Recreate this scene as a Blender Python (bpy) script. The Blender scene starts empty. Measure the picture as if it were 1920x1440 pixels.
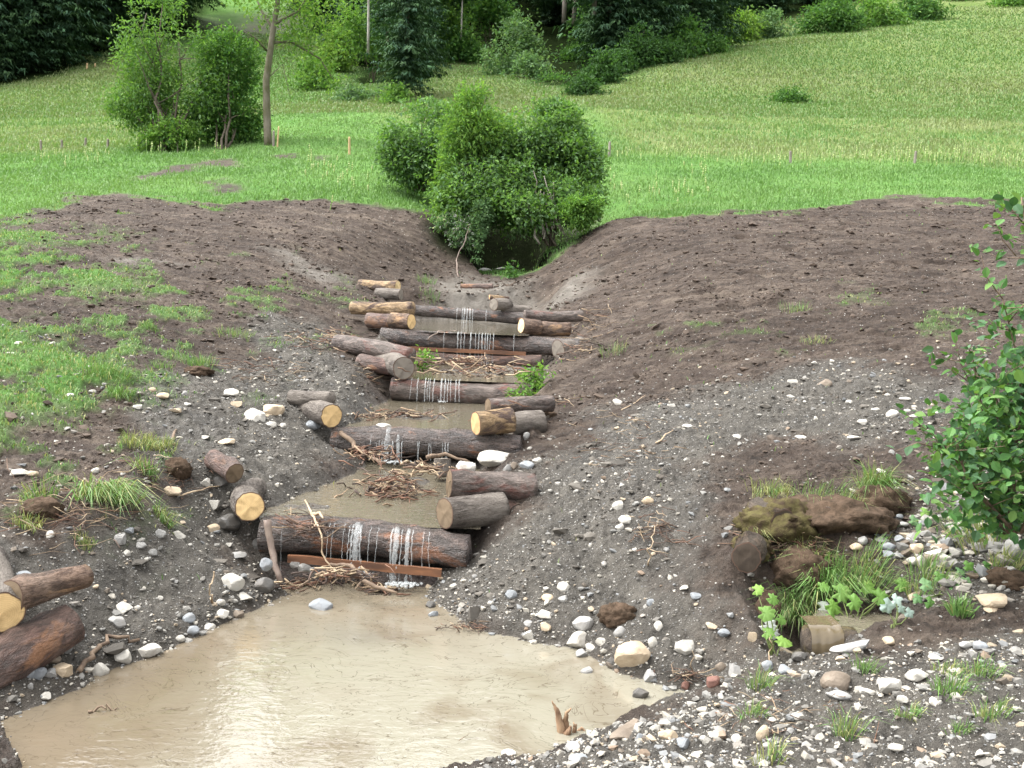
import bpy, math, random
import numpy as np
from mathutils import Vector, Matrix

SC = bpy.context.scene
COL = SC.collection
rng = np.random.default_rng(7)
random.seed(7)
R = math.radians

# ------------------------------------------------------------------ camera, sky, sun, exposure
F = 1734.0            # focal length in pixels of the 1920 px wide photograph
PITCH = R(5.27)
ROLL = R(2.0)         # the photograph is tilted a little
CAM = np.array((0.0, 0.0, 2.6))
cam_d = bpy.data.cameras.new("camera")
cam = bpy.data.objects.new("camera", cam_d)
COL.objects.link(cam)
cam.location = CAM
cam.matrix_world = Matrix.Translation(CAM) @ Matrix.Rotation(R(90) - PITCH, 4, 'X') @ Matrix.Rotation(ROLL, 4, 'Z')
cam_d.sensor_width = 36.0
cam_d.lens = 36.0 * F / 1920.0
cam_d.clip_start = 0.05
cam_d.clip_end = 3000
SC.camera = cam

SUN_EL, SUN_AZ = R(60), R(-85)      # sun behind thin cloud, high on the left
world = bpy.data.worlds.new("World")
SC.world = world
world.use_nodes = True
wn = world.node_tree
wn.nodes.clear()
w_out = wn.nodes.new("ShaderNodeOutputWorld")
w_bg = wn.nodes.new("ShaderNodeBackground")
w_sky = wn.nodes.new("ShaderNodeTexSky")
w_hs = wn.nodes.new("ShaderNodeHueSaturation")
w_sky.sky_type = 'NISHITA'
w_sky.sun_disc = False
w_sky.sun_elevation = SUN_EL
w_sky.sun_rotation = SUN_AZ
w_sky.air_density = 1.0
w_sky.dust_density = 4.0
w_sky.ozone_density = 1.0
w_hs.inputs['Saturation'].default_value = 0.10
wn.links.new(w_sky.outputs[0], w_hs.inputs['Color'])
wn.links.new(w_hs.outputs[0], w_bg.inputs['Color'])
wn.links.new(w_bg.outputs[0], w_out.inputs['Surface'])
w_bg.inputs['Strength'].default_value = 0.15
sun_d = bpy.data.lights.new("sun", 'SUN')
sun = bpy.data.objects.new("sun", sun_d)
COL.objects.link(sun)
sun_d.energy = 0.9
sun_d.angle = R(80)
sun_d.color = (1.0, 0.965, 0.91)
# sun_rotation is measured from +Y clockwise seen from above
_sd = Vector((math.sin(SUN_AZ) * math.cos(SUN_EL), math.cos(SUN_AZ) * math.cos(SUN_EL), math.sin(SUN_EL)))
sun.rotation_euler = _sd.to_track_quat('Z', 'Y').to_euler()
sun.location = (-20, 20, 60)
SC.view_settings.view_transform = 'Standard'
SC.view_settings.look = 'None'
SC.view_settings.gamma = 1.0
SC.view_settings.exposure = 2.15
SC.render.engine = 'CYCLES'
SC.cycles.max_bounces = 6
SC.cycles.transparent_max_bounces = 16
SC.cycles.use_denoising = True

# ------------------------------------------------------------------ pixel helpers
def ray(px, py):
    u = (px - 960.0) / F
    v = (720.0 - py) / F
    u, v = u * math.cos(ROLL) - v * math.sin(ROLL), u * math.sin(ROLL) + v * math.cos(ROLL)
    return np.array((u, math.cos(PITCH) + v * math.sin(PITCH), -math.sin(PITCH) + v * math.cos(PITCH)))

def P(px, py, Y):
    d = ray(px, py)
    return CAM + d * (Y / d[1])

def PZ(px, py, w0, k=0.0, Y0=0.0):
    """meet the plane z = w0 + k (Y - Y0)"""
    d = ray(px, py)
    t = (w0 - k * Y0 - CAM[2]) / (d[2] - k * d[1])
    return CAM + d * t

def M(npx, Y):
    """metres of npx photo pixels at distance Y"""
    return npx / F * Y

# ------------------------------------------------------------------ noise
def _hash(ix, iy, seed):
    h = (ix.astype(np.int64) * 374761393 + iy.astype(np.int64) * 668265263 + seed * 1442695041) & 0xFFFFFFFF
    h = ((h ^ (h >> 13)) * 1274126177) & 0xFFFFFFFF
    h = h ^ (h >> 16)
    return (h & 0xFFFF) / 32767.5 - 1.0

def vnoise(x, y, seed=0):
    x = np.asarray(x, float); y = np.asarray(y, float)
    ix = np.floor(x); iy = np.floor(y)
    fx = x - ix; fy = y - iy
    fx = fx * fx * (3 - 2 * fx); fy = fy * fy * (3 - 2 * fy)
    a = _hash(ix, iy, seed); b = _hash(ix + 1, iy, seed)
    c = _hash(ix, iy + 1, seed); d = _hash(ix + 1, iy + 1, seed)
    return (a * (1 - fx) + b * fx) * (1 - fy) + (c * (1 - fx) + d * fx) * fy

def fbm(x, y, oct=4, seed=0, gain=0.5):
    s = 0; a = 1.0; n = 0
    for i in range(oct):
        s = s + a * vnoise(x * 2 ** i + 17.3 * i, y * 2 ** i - 9.1 * i, seed + i)
        n += a; a *= gain
    return s / n

def sstep(a, b, x):
    t = np.clip((x - a) / (b - a), 0, 1)
    return t * t * (3 - 2 * t)

# ------------------------------------------------------------------ object helpers
def np_mesh(name, V, faces, mat=None, smooth=True, attrs=None):
    V = np.ascontiguousarray(V, dtype=np.float32)
    if not isinstance(faces, (list, tuple)):
        faces = [faces]
    faces = [np.asarray(f, dtype=np.int32) for f in faces if len(f)]
    me = bpy.data.meshes.new(name)
    me.vertices.add(len(V))
    me.vertices.foreach_set('co', V.ravel())
    loops = np.concatenate([f.ravel() for f in faces])
    tot = np.concatenate([np.full(len(f), f.shape[1], np.int32) for f in faces])
    start = np.concatenate([[0], np.cumsum(tot)[:-1]]).astype(np.int32)
    me.loops.add(len(loops))
    me.loops.foreach_set('vertex_index', loops)
    me.polygons.add(len(tot))
    me.polygons.foreach_set('loop_start', start)
    me.polygons.foreach_set('use_smooth', np.full(len(tot), smooth, dtype=bool))
    for k, a in (attrs or {}).items():
        a = np.asarray(a, dtype=np.float32)
        if a.ndim == 1:
            me.attributes.new(k, 'FLOAT', 'POINT').data.foreach_set('value', a)
        else:
            if a.shape[1] == 3:
                a = np.concatenate([a, np.ones((len(a), 1), np.float32)], 1)
            me.attributes.new(k, 'FLOAT_COLOR', 'POINT').data.foreach_set('color', np.ascontiguousarray(a).ravel())
    me.update(calc_edges=True)
    if mat is not None:
        me.materials.append(mat)
    return me

def obj(name, me, parent=None, loc=None):
    o = bpy.data.objects.new(name, me)
    COL.objects.link(o)
    if parent is not None:
        o.parent = parent
    if loc is not None:
        o.location = loc
    return o

def tag(o, label=None, cat=None, group=None, kind=None):
    if label: o['label'] = label
    if cat: o['category'] = cat
    if group: o['group'] = group
    if kind: o['kind'] = kind
    return o

def copy_tree(o, parent=None):
    c = o.copy(); COL.objects.link(c); c.parent = parent
    for ch in list(o.children):
        copy_tree(ch, c)
    return c

class MB:
    """collects numpy pieces into one mesh"""
    def __init__(s):
        s.V = []; s.F3 = []; s.F4 = []; s.n = 0; s.C = []
    def add(s, V, f3=None, f4=None, c=None):
        V = np.asarray(V, float)
        if f3 is not None and len(f3): s.F3.append(np.asarray(f3) + s.n)
        if f4 is not None and len(f4): s.F4.append(np.asarray(f4) + s.n)
        s.V.append(V); s.n += len(V)
        if c is not None:
            c = np.asarray(c, float)
            if c.ndim == 1: c = np.tile(c, (len(V), 1))
            s.C.append(c)
    def mesh(s, name, mat, smooth=True):
        fs = []
        if s.F3: fs.append(np.concatenate(s.F3))
        if s.F4: fs.append(np.concatenate(s.F4))
        return np_mesh(name, np.concatenate(s.V), fs, mat, smooth, {'col': np.concatenate(s.C)} if s.C else None)

def tube(pts, rad, n=7, cap=True):
    """tapered tube through pts -> V, f3, f4"""
    pts = np.asarray(pts, float); m = len(pts)
    rad = np.broadcast_to(np.asarray(rad, float), (m,))
    T = np.gradient(pts, axis=0)
    T /= np.linalg.norm(T, axis=1)[:, None] + 1e-9
    up = np.array((0.0, 0.0, 1.0)) if abs(T[0][2]) < 0.9 else np.array((1.0, 0, 0))
    A = np.cross(T, up); A /= np.linalg.norm(A, axis=1)[:, None] + 1e-9
    B = np.cross(A, T)
    th = np.arange(n) / n * 2 * math.pi
    V = pts[:, None, :] + rad[:, None, None] * (np.cos(th)[None, :, None] * A[:, None, :] + np.sin(th)[None, :, None] * B[:, None, :])
    V = V.reshape(-1, 3)
    i = np.arange(m - 1)[:, None] * n; j = np.arange(n)[None, :]; jn = (j + 1) % n
    f4 = np.stack([i + j, i + jn, i + n + jn, i + n + j], -1).reshape(-1, 4)
    f3 = []
    if cap:
        V = np.concatenate([V, pts[:1], pts[-1:]])
        a, b = len(V) - 2, len(V) - 1
        for q in range(n):
            f3.append((a, (q + 1) % n, q)); f3.append((b, (m - 1) * n + q, (m - 1) * n + (q + 1) % n))
    return V, np.array(f3, int).reshape(-1, 3), f4

def wiggle(a, b, n=6, amp=0.03, sag=0.0, seed=None):
    r = np.random.default_rng(seed) if seed is not None else rng
    a = np.asarray(a, float); b = np.asarray(b, float)
    t = np.linspace(0, 1, n)[:, None]
    p = a * (1 - t) + b * t
    w = r.normal(0, amp, (n, 3)); w[0] = 0; w[-1] = 0
    p = p + w
    p[:, 2] += sag * (4 * t[:, 0] * (1 - t[:, 0]))
    return p

# ------------------------------------------------------------------ materials
def newmat(name):
    m = bpy.data.materials.new(name); m.use_nodes = True
    nt = m.node_tree; nt.nodes.clear()
    out = nt.nodes.new("ShaderNodeOutputMaterial")
    b = nt.nodes.new("ShaderNodeBsdfPrincipled")
    nt.links.new(b.outputs[0], out.inputs[0])
    return m, nt, b, out

class NT:
    def __init__(s, nt): s.nt = nt; s.L = nt.links.new
    def n(s, t, **k):
        x = s.nt.nodes.new("ShaderNode" + t)
        for a, v in k.items(): setattr(x, a, v)
        return x
    def inp(s, node, key, v):
        if hasattr(v, 'is_linked'): s.L(v, node.inputs[key])
        else: node.inputs[key].default_value = v
    def noise(s, vec, scale, detail=4, rough=0.55, dist=0.0):
        x = s.n("TexNoise"); s.L(vec, x.inputs['Vector'])
        x.inputs['Scale'].default_value = scale; x.inputs['Detail'].default_value = detail
        x.inputs['Roughness'].default_value = rough; x.inputs['Distortion'].default_value = dist
        return x.outputs['Fac']
    def math(s, op, a, b=0.0, c=None, clamp=False):
        x = s.n("Math", operation=op, use_clamp=clamp)
        s.inp(x, 0, a); s.inp(x, 1, b)
        if c is not None: s.inp(x, 2, c)
        return x.outputs[0]
    def mix(s, f, a, b, mode='MIX'):
        x = s.n("MixRGB", blend_type=mode)
        s.inp(x, 0, f)
        for k, v in ((1, a), (2, b)):
            if isinstance(v, tuple): v = (*v[:3], 1)
            s.inp(x, k, v)
        return x.outputs[0]
    def ramp(s, f, stops, interp='LINEAR'):
        x = s.n("ValToRGB"); s.L(f, x.inputs[0]); e = x.color_ramp.elements
        x.color_ramp.interpolation = interp
        while len(e) < len(stops): e.new(0.5)
        for q, (p, c) in zip(e, stops):
            q.position = p; q.color = (*c, 1) if len(c) == 3 else c
        return x.outputs[0]
    def lin(s, f, a, b, c=0.0, d=1.0):
        x = s.n("MapRange", clamp=True); s.L(f, x.inputs[0])
        for i, v in enumerate((a, b, c, d)): x.inputs[i + 1].default_value = v
        return x.outputs[0]
    def attr(s, name):
        return s.n("Attribute", attribute_name=name)
    def mapping(s, vec, scale=(1, 1, 1), rot=(0, 0, 0)):
        x = s.n("Mapping"); s.L(vec, x.inputs[0])
        x.inputs['Scale'].default_value = scale; x.inputs['Rotation'].default_value = rot
        return x.outputs[0]
    def bump(s, h, strength, dist, normal=None):
        x = s.n("Bump"); s.L(h, x.inputs['Height'])
        x.inputs['Strength'].default_value = strength; x.inputs['Distance'].default_value = dist
        if normal is not None: s.L(normal, x.inputs['Normal'])
        return x.outputs[0]

def mat_ground():
    m, nt, b, out = newmat("ground_material"); N = NT(nt)
    pos = N.n("NewGeometry").outputs['Position']
    g = N.attr("grass").outputs['Fac']; k = N.attr("gravel").outputs['Fac']
    si = N.attr("silt").outputs['Fac']; wet = N.attr("wet").outputs['Fac']
    fl = N.attr("litter").outputs['Fac']; dry = N.attr("dry").outputs['Fac']  # litter: woodland floor, plus the shade coloured into the hollow
    big = N.noise(pos, 0.55, 4); mid = N.noise(pos, 3.2, 5, 0.6); fine = N.noise(pos, 22, 5, 0.65); vf = N.noise(pos, 95, 3, 0.7)
    # soil, streaked by the excavator shovel
    st = N.noise(N.mapping(pos, (0.7, 3.2, 2.0), (0, 0, R(14))), 2.6, 5, 0.65)
    soil = N.ramp(st, [(0.32, (0.017, 0.0125, 0.0095)), (0.48, (0.049, 0.036, 0.0275)), (0.70, (0.118, 0.093, 0.073))])
    soil = N.mix(N.lin(fine, 0.45, 0.75, 0, 0.75), soil, (0.082, 0.063, 0.049))
    soil = N.mix(N.lin(vf, 0.60, 0.74, 0, 0.6), soil, (0.135, 0.113, 0.090))
    soil = N.mix(N.lin(mid, 0.50, 0.66, 0, 0.75), soil, (0.045, 0.032, 0.025))
    soil = N.mix(N.lin(N.noise(N.mapping(pos, (0.6, 2.4, 1.0), (0, 0, R(9))), 0.9, 5, 0.6), 0.55, 0.68, 0, 0.55), soil, (0.135, 0.108, 0.083))
    mac = N.noise(N.mapping(pos, (0.22, 0.5, 0.5), (0, 0, R(12))), 1.0, 5, 0.62)
    soil = N.mix(N.lin(mac, 0.36, 0.64), N.mix(1.0, soil, (0.66, 0.62, 0.60), 'MULTIPLY'), N.mix(1.0, soil, (1.30, 1.30, 1.30), 'MULTIPLY'))
    # grey gravelly loam with pebbles
    vor = N.n("TexVoronoi"); N.L(pos, vor.inputs['Vector']); vor.inputs['Scale'].default_value = 42
    vor2 = N.n("TexVoronoi"); N.L(pos, vor2.inputs['Vector']); vor2.inputs['Scale'].default_value = 95
    cell = N.n("SeparateColor"); N.L(vor.outputs['Color'], cell.inputs[0])
    cell2 = N.n("SeparateColor"); N.L(vor2.outputs['Color'], cell2.inputs[0])
    loam = N.ramp(mid, [(0.3, (0.046, 0.042, 0.036)), (0.55, (0.088, 0.080, 0.068)), (0.75, (0.140, 0.128, 0.108))])
    loam = N.mix(N.lin(fine, 0.45, 0.7, 0, 0.6), loam, (0.135, 0.125, 0.108))
    pk = N.math('MULTIPLY', N.lin(cell.outputs[0], 0.90, 0.93), N.lin(vor.outputs['Distance'], 0.30, 0.42, 1, 0))
    pk2 = N.math('MULTIPLY', N.lin(cell2.outputs[0], 0.86, 0.90), N.lin(vor2.outputs['Distance'], 0.30, 0.42, 1, 0))
    peb = N.ramp(cell.outputs[1], [(0.0, (0.15, 0.15, 0.15)), (0.5, (0.33, 0.32, 0.30)), (1.0, (0.60, 0.58, 0.53))])
    peb2 = N.ramp(cell2.outputs[1], [(0.0, (0.15, 0.15, 0.15)), (0.5, (0.33, 0.32, 0.30)), (1.0, (0.60, 0.58, 0.53))])
    grav = N.mix(pk2, loam, peb2); grav = N.mix(pk, grav, peb)
    # a few pebbles in the soil as well
    soil = N.mix(N.math('MULTIPLY', pk, N.lin(cell.outputs[2], 0.72, 0.75)), soil, peb)
    silt = N.ramp(mid, [(0.3, (0.095, 0.083, 0.068)), (0.7, (0.20, 0.182, 0.158))])
    silt = N.mix(N.lin(fine, 0.5, 0.8, 0, 0.5), silt, (0.12, 0.105, 0.09))
    # turf
    gr = N.ramp(big, [(0.25, (0.086, 0.178, 0.052)), (0.5, (0.118, 0.218, 0.068)), (0.75, (0.148, 0.238, 0.082))])
    gr = N.mix(N.lin(fine, 0.4, 0.75, 0, 0.6), gr, (0.055, 0.125, 0.018))
    gr = N.mix(N.lin(mid, 0.55, 0.8, 0, 0.5), gr, (0.15, 0.25, 0.045))
    dryc = N.ramp(N.noise(N.mapping(pos, (0.35, 0.35, 1.0)), 0.5, 6, 0.6), [(0.3, (0.100, 0.150, 0.047)), (0.5, (0.136, 0.182, 0.066)), (0.7, (0.172, 0.197, 0.090))])
    dryc = N.mix(N.lin(N.noise(pos, 5.0, 4, 0.7), 0.45, 0.7, 0, 0.6), dryc, (0.10, 0.155, 0.030))
    gr = N.mix(dry, gr, dryc)
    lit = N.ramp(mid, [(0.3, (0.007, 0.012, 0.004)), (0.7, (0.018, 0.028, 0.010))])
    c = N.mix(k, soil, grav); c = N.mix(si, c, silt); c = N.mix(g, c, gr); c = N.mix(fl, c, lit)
    c = N.mix(N.math('MULTIPLY', wet, 0.55), c, N.mix(1.0, c, (0.62, 0.60, 0.58), 'MULTIPLY'))
    N.L(c, b.inputs['Base Color'])
    N.L(N.lin(wet, 0, 1, 0.9, 0.42), b.inputs['Roughness'])
    N.L(N.lin(N.math('MAXIMUM', fl, g), 0, 1, 0.3, 0.0), b.inputs['Specular IOR Level'])
    h = N.math('ADD', N.math('MULTIPLY', fine, 0.7), N.math('MULTIPLY', vf, 0.35))
    h = N.math('ADD', h, N.math('MULTIPLY', N.math('MAXIMUM', pk, pk2), N.math('MULTIPLY', k, 0.5)))
    h = N.math('ADD', h, N.math('MULTIPLY', st, 0.9))
    N.L(N.bump(h, 1.0, 0.075), b.inputs['Normal'])
    return m

def mat_water(name, col, col2, ripple=6.0, strength=0.12, swirl=0.0):
    m, nt, b, out = newmat(name); N = NT(nt)
    pos = N.n("NewGeometry").outputs['Position']
    warp = N.n("TexNoise"); N.L(pos, warp.inputs['Vector']); warp.inputs['Scale'].default_value = 0.9
    mx = N.n("MixRGB", blend_type='ADD'); mx.inputs[0].default_value = 0.9
    N.L(pos, mx.inputs[1]); N.L(warp.outputs['Color'], mx.inputs[2])
    n1 = N.noise(mx.outputs[0], 1.3, 4, 0.55, 0.8)
    sep = N.n("SeparateXYZ"); N.L(mx.outputs[0], sep.inputs[0])
    bank = N.math('MAXIMUM', N.lin(N.math('ADD', sep.outputs[0], N.math('MULTIPLY', n1, 1.2)), -1.2, -0.1, 1, 0), N.lin(N.math('ADD', sep.outputs[1], n1), 7.3, 8.6, 0, 0.8))
    c = N.mix(N.math('MULTIPLY', N.math('MAXIMUM', N.lin(n1, 0.46, 0.66, 0, 0.8), bank), 1.0 if swirl > 0.5 else 0.6), col, col2)
    n2 = N.noise(N.mapping(mx.outputs[0], (1.0, 2.2, 1), (0, 0, R(30))), 3.5, 3, 0.5, 1.5)
    line = N.math('ABSOLUTE', N.math('SUBTRACT', n2, 0.5))
    c = N.mix(N.math('MULTIPLY', N.lin(line, 0.0, 0.012, 1, 0), swirl), c, (col2[0] * 0.55, col2[1] * 0.52, col2[2] * 0.5))
    N.L(c, b.inputs['Base Color'])
    b.inputs['Roughness'].default_value = 0.04
    b.inputs['IOR'].default_value = 1.33
    b.inputs['Specular IOR Level'].default_value = 0.8
    b.inputs['Coat Weight'].default_value = 0.45; b.inputs['Coat Roughness'].default_value = 0.03; b.inputs['Coat IOR'].default_value = 1.4
    h = N.math('ADD', N.noise(N.mapping(pos, (1.0, 2.2, 1), (0, 0, R(-20))), ripple, 3, 0.55, 0.4), N.math('MULTIPLY', N.noise(pos, ripple * 3.5, 2, 0.5), 0.35))
    bn = N.bump(h, strength, 0.06); N.L(bn, b.inputs['Normal']); N.L(bn, b.inputs['Coat Normal'])
    return m

def mat_simple(name, col, col2=None, scale=20.0, rough=0.8, spec=0.3, bump=0.4, dist=0.01, obj_space=True, stretch=(1, 1, 1)):
    m, nt, b, out = newmat(name); N = NT(nt)
    tc = N.n("TexCoord").outputs['Object'] if obj_space else N.n("NewGeometry").outputs['Position']
    tc = N.mapping(tc, stretch)
    n = N.noise(tc, scale, 5, 0.6)
    c = N.mix(N.lin(n, 0.35, 0.65), col, col2 or tuple(x * 0.6 for x in col))
    N.L(c, b.inputs['Base Color'])
    b.inputs['Roughness'].default_value = rough; b.inputs['Specular IOR Level'].default_value = spec
    N.L(N.bump(n, bump, dist), b.inputs['Normal'])
    return m

def mat_bark(name, a, bb, patch, amount=0.45, rough=0.55, spec=0.4, scale=1.0, mud=0.0):
    """bark plates along the log (object X axis) with peeled patches and dried mud"""
    m, nt, b, out = newmat(name); N = NT(nt)
    tc = N.n("TexCoord").outputs['Object']
    info = N.n("ObjectInfo").outputs['Random']
    sh = N.n("VectorMath", operation='ADD'); N.L(tc, sh.inputs[0])
    cb = N.n("CombineXYZ"); N.L(N.math('MULTIPLY', info, 37.0), cb.inputs[0]); N.L(N.math('MULTIPLY', info, 11.0), cb.inputs[1]); N.L(cb.outputs[0], sh.inputs[1])
    tc = sh.outputs[0]
    pl = N.noise(N.mapping(tc, (1.0, 2.6, 2.6)), 7.0 * scale, 6, 0.68, 0.3)
    fine = N.noise(N.mapping(tc, (1.0, 2.0, 2.0)), 40 * scale, 4, 0.7)
    lg = N.noise(N.mapping(tc, (0.8, 1.6, 1.6)), 3.2, 5, 0.6, 0.6)
    c = N.ramp(pl, [(0.33, tuple(x * 0.45 for x in a)), (0.47, a), (0.62, bb)])
    c = N.mix(N.lin(fine, 0.5, 0.75, 0, 0.5), c, tuple(x * 0.5 for x in a))
    c = N.mix(N.lin(lg, 1 - amount - 0.03, 1 - amount + 0.06), c, N.mix(N.lin(fine, 0.3, 0.7), patch, tuple(x * 0.62 for x in patch)))
    if mud:
        c = N.mix(N.math('MULTIPLY', N.lin(N.noise(tc, 2.1, 4, 0.6), 0.40, 0.56), mud), c, (0.20, 0.175, 0.15))
    N.L(c, b.inputs['Base Color'])
    N.L(N.lin(fine, 0.3, 0.7, rough - 0.12, rough + 0.18), b.inputs['Roughness'])
    b.inputs['Specular IOR Level'].default_value = spec
    h = N.math('ADD', pl, N.math('MULTIPLY', fine, 0.35))
    N.L(N.bump(h, 1.0, 0.055), b.inputs['Normal'])
    return m

def mat_cut(name, col, ring, bark=(0.09, 0.055, 0.04), rough=0.75, contrast=0.5):
    """sawn end grain: rings round the object's X axis"""
    m, nt, b, out = newmat(name); N = NT(nt)
    tc = N.n("TexCoord").outputs['Object']
    w = N.n("VectorMath", operation='ADD'); N.L(N.mapping(tc, (0, 1, 1)), w.inputs[0])
    nz = N.n("TexNoise"); N.L(tc, nz.inputs['Vector']); nz.inputs['Scale'].default_value = 6.0
    sc = N.n("VectorMath", operation='SCALE'); N.L(nz.outputs['Color'], sc.inputs[0]); sc.inputs['Scale'].default_value = 0.02
    N.L(sc.outputs[0], w.inputs[1])
    ln = N.n("VectorMath", operation='LENGTH'); N.L(w.outputs[0], ln.inputs[0])
    r = N.math('SINE', N.math('MULTIPLY', ln.outputs['Value'], 520.0))
    n = N.noise(tc, 16, 4, 0.6)
    saw = N.noise(N.mapping(tc, (1, 14, 1.2), (R(25), 0, 0)), 8, 3, 0.6)
    c = N.mix(N.math('MULTIPLY', N.lin(r, -0.2, 0.9), contrast), col, ring)
    c = N.mix(N.lin(n, 0.5, 0.8, 0, 0.7), c, tuple(x * 0.6 for x in ring))
    c = N.mix(N.lin(saw, 0.55, 0.8, 0, 0.35), c, tuple(min(1, x * 1.25) for x in col))
    c = N.mix(N.lin(N.noise(tc, 5.0, 4, 0.6), 0.48, 0.70, 0, 0.6), c, tuple(x * 0.5 for x in ring))
    c = N.mix(N.lin(N.noise(N.mapping(tc, (1, 2.0, 22), (R(70), 0, 0)), 2.2, 3, 0.6), 0.64, 0.70, 0, 0.7), c, tuple(x * 0.3 for x in ring))
    rad = N.attr("rim").outputs['Fac']
    c = N.mix(N.lin(rad, 0.90, 0.96), c, bark)
    N.L(c, b.inputs['Base Color']); b.inputs['Roughness'].default_value = rough
    b.inputs['Specular IOR Level'].default_value = 0.2
    N.L(N.bump(N.math('ADD', saw, n), 0.5, 0.006), b.inputs['Normal'])
    return m

def mat_stone(name, a, bb, scale=9.0, rough=0.75, vein=None, dirt=0.35):
    m, nt, b, out = newmat(name); N = NT(nt)
    tc = N.n("TexCoord").outputs['Object']
    info = N.n("ObjectInfo").outputs['Random']
    cb = N.n("CombineXYZ"); N.L(N.math('MULTIPLY', info, 53.0), cb.inputs[0]); N.L(N.math('MULTIPLY', info, 19.0), cb.inputs[2])
    sh = N.n("VectorMath", operation='ADD'); N.L(tc, sh.inputs[0]); N.L(cb.outputs[0], sh.inputs[1])
    v = sh.outputs[0]
    n = N.noise(v, scale, 6, 0.65, 0.3); n2 = N.noise(v, scale * 5, 4, 0.7)
    c = N.mix(N.lin(n, 0.35, 0.65), a, bb)
    c = N.mix(N.lin(n2, 0.52, 0.8, 0, 0.45), c, tuple(x * 0.55 for x in bb))
    c = N.mix(N.lin(N.noise(v, scale * 0.45, 4, 0.6), 0.52, 0.68, 0, dirt), c, (0.15, 0.125, 0.10))
    N.L(c, b.inputs['Base Color']); b.inputs['Roughness'].default_value = rough
    b.inputs['Specular IOR Level'].default_value = 0.3
    N.L(N.bump(N.math('ADD', n, N.math('MULTIPLY', n2, 0.4)), 0.55, 0.012), b.inputs['Normal'])
    return m

def mat_attr(name, rough=0.8, trans=0.0, spec=0.25, noise_amt=0.35, scale=30.0):
    """colour from the mesh's own 'col' attribute; optional light through thin leaves"""
    m, nt, b, out = newmat(name); N = NT(nt)
    at = N.attr("col").outputs['Color']
    pos = N.n("NewGeometry").outputs['Position']
    n = N.noise(pos, scale, 3, 0.6)
    c = N.mix(N.lin(n, 0.35, 0.7, 0, noise_amt), at, N.mix(1.0, at, (0.55, 0.55, 0.55), 'MULTIPLY'))
    N.L(c, b.inputs['Base Color']); b.inputs['Roughness'].default_value = rough
    b.inputs['Specular IOR Level'].default_value = spec
    if trans:
        tr = N.n("BsdfTranslucent"); N.L(N.mix(1.0, c, (1.15, 1.2, 0.6), 'MULTIPLY'), tr.inputs[0])
        mx = N.n("MixShader"); mx.inputs[0].default_value = trans
        N.L(b.outputs[0], mx.inputs[1]); N.L(tr.outputs[0], mx.inputs[2]); N.L(mx.outputs[0], out.inputs[0])
    return m

def mat_fall():
    m, nt, b, out = newmat("falling_water_material"); N = NT(nt)
    pos = N.n("NewGeometry").outputs['Position']
    n = N.noise(N.mapping(pos, (1.0, 1.0, 0.10)), 55, 4, 0.65)
    b.inputs['Base Color'].default_value = (0.62, 0.65, 0.65, 1); b.inputs['Roughness'].default_value = 0.12
    tr = N.n("BsdfTransparent"); mx = N.n("MixShader")
    N.L(N.lin(n, 0.30, 0.72, 0.05, 0.32), mx.inputs[0])
    N.L(tr.outputs[0], mx.inputs[1]); N.L(b.outputs[0], mx.inputs[2]); N.L(mx.outputs[0], out.inputs[0])
    return m

# ------------------------------------------------------------------ TERRAIN
U_OFF = 3.0
def ut(x, y):
    return x / (y + U_OFF), np.log(y + U_OFF)

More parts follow.
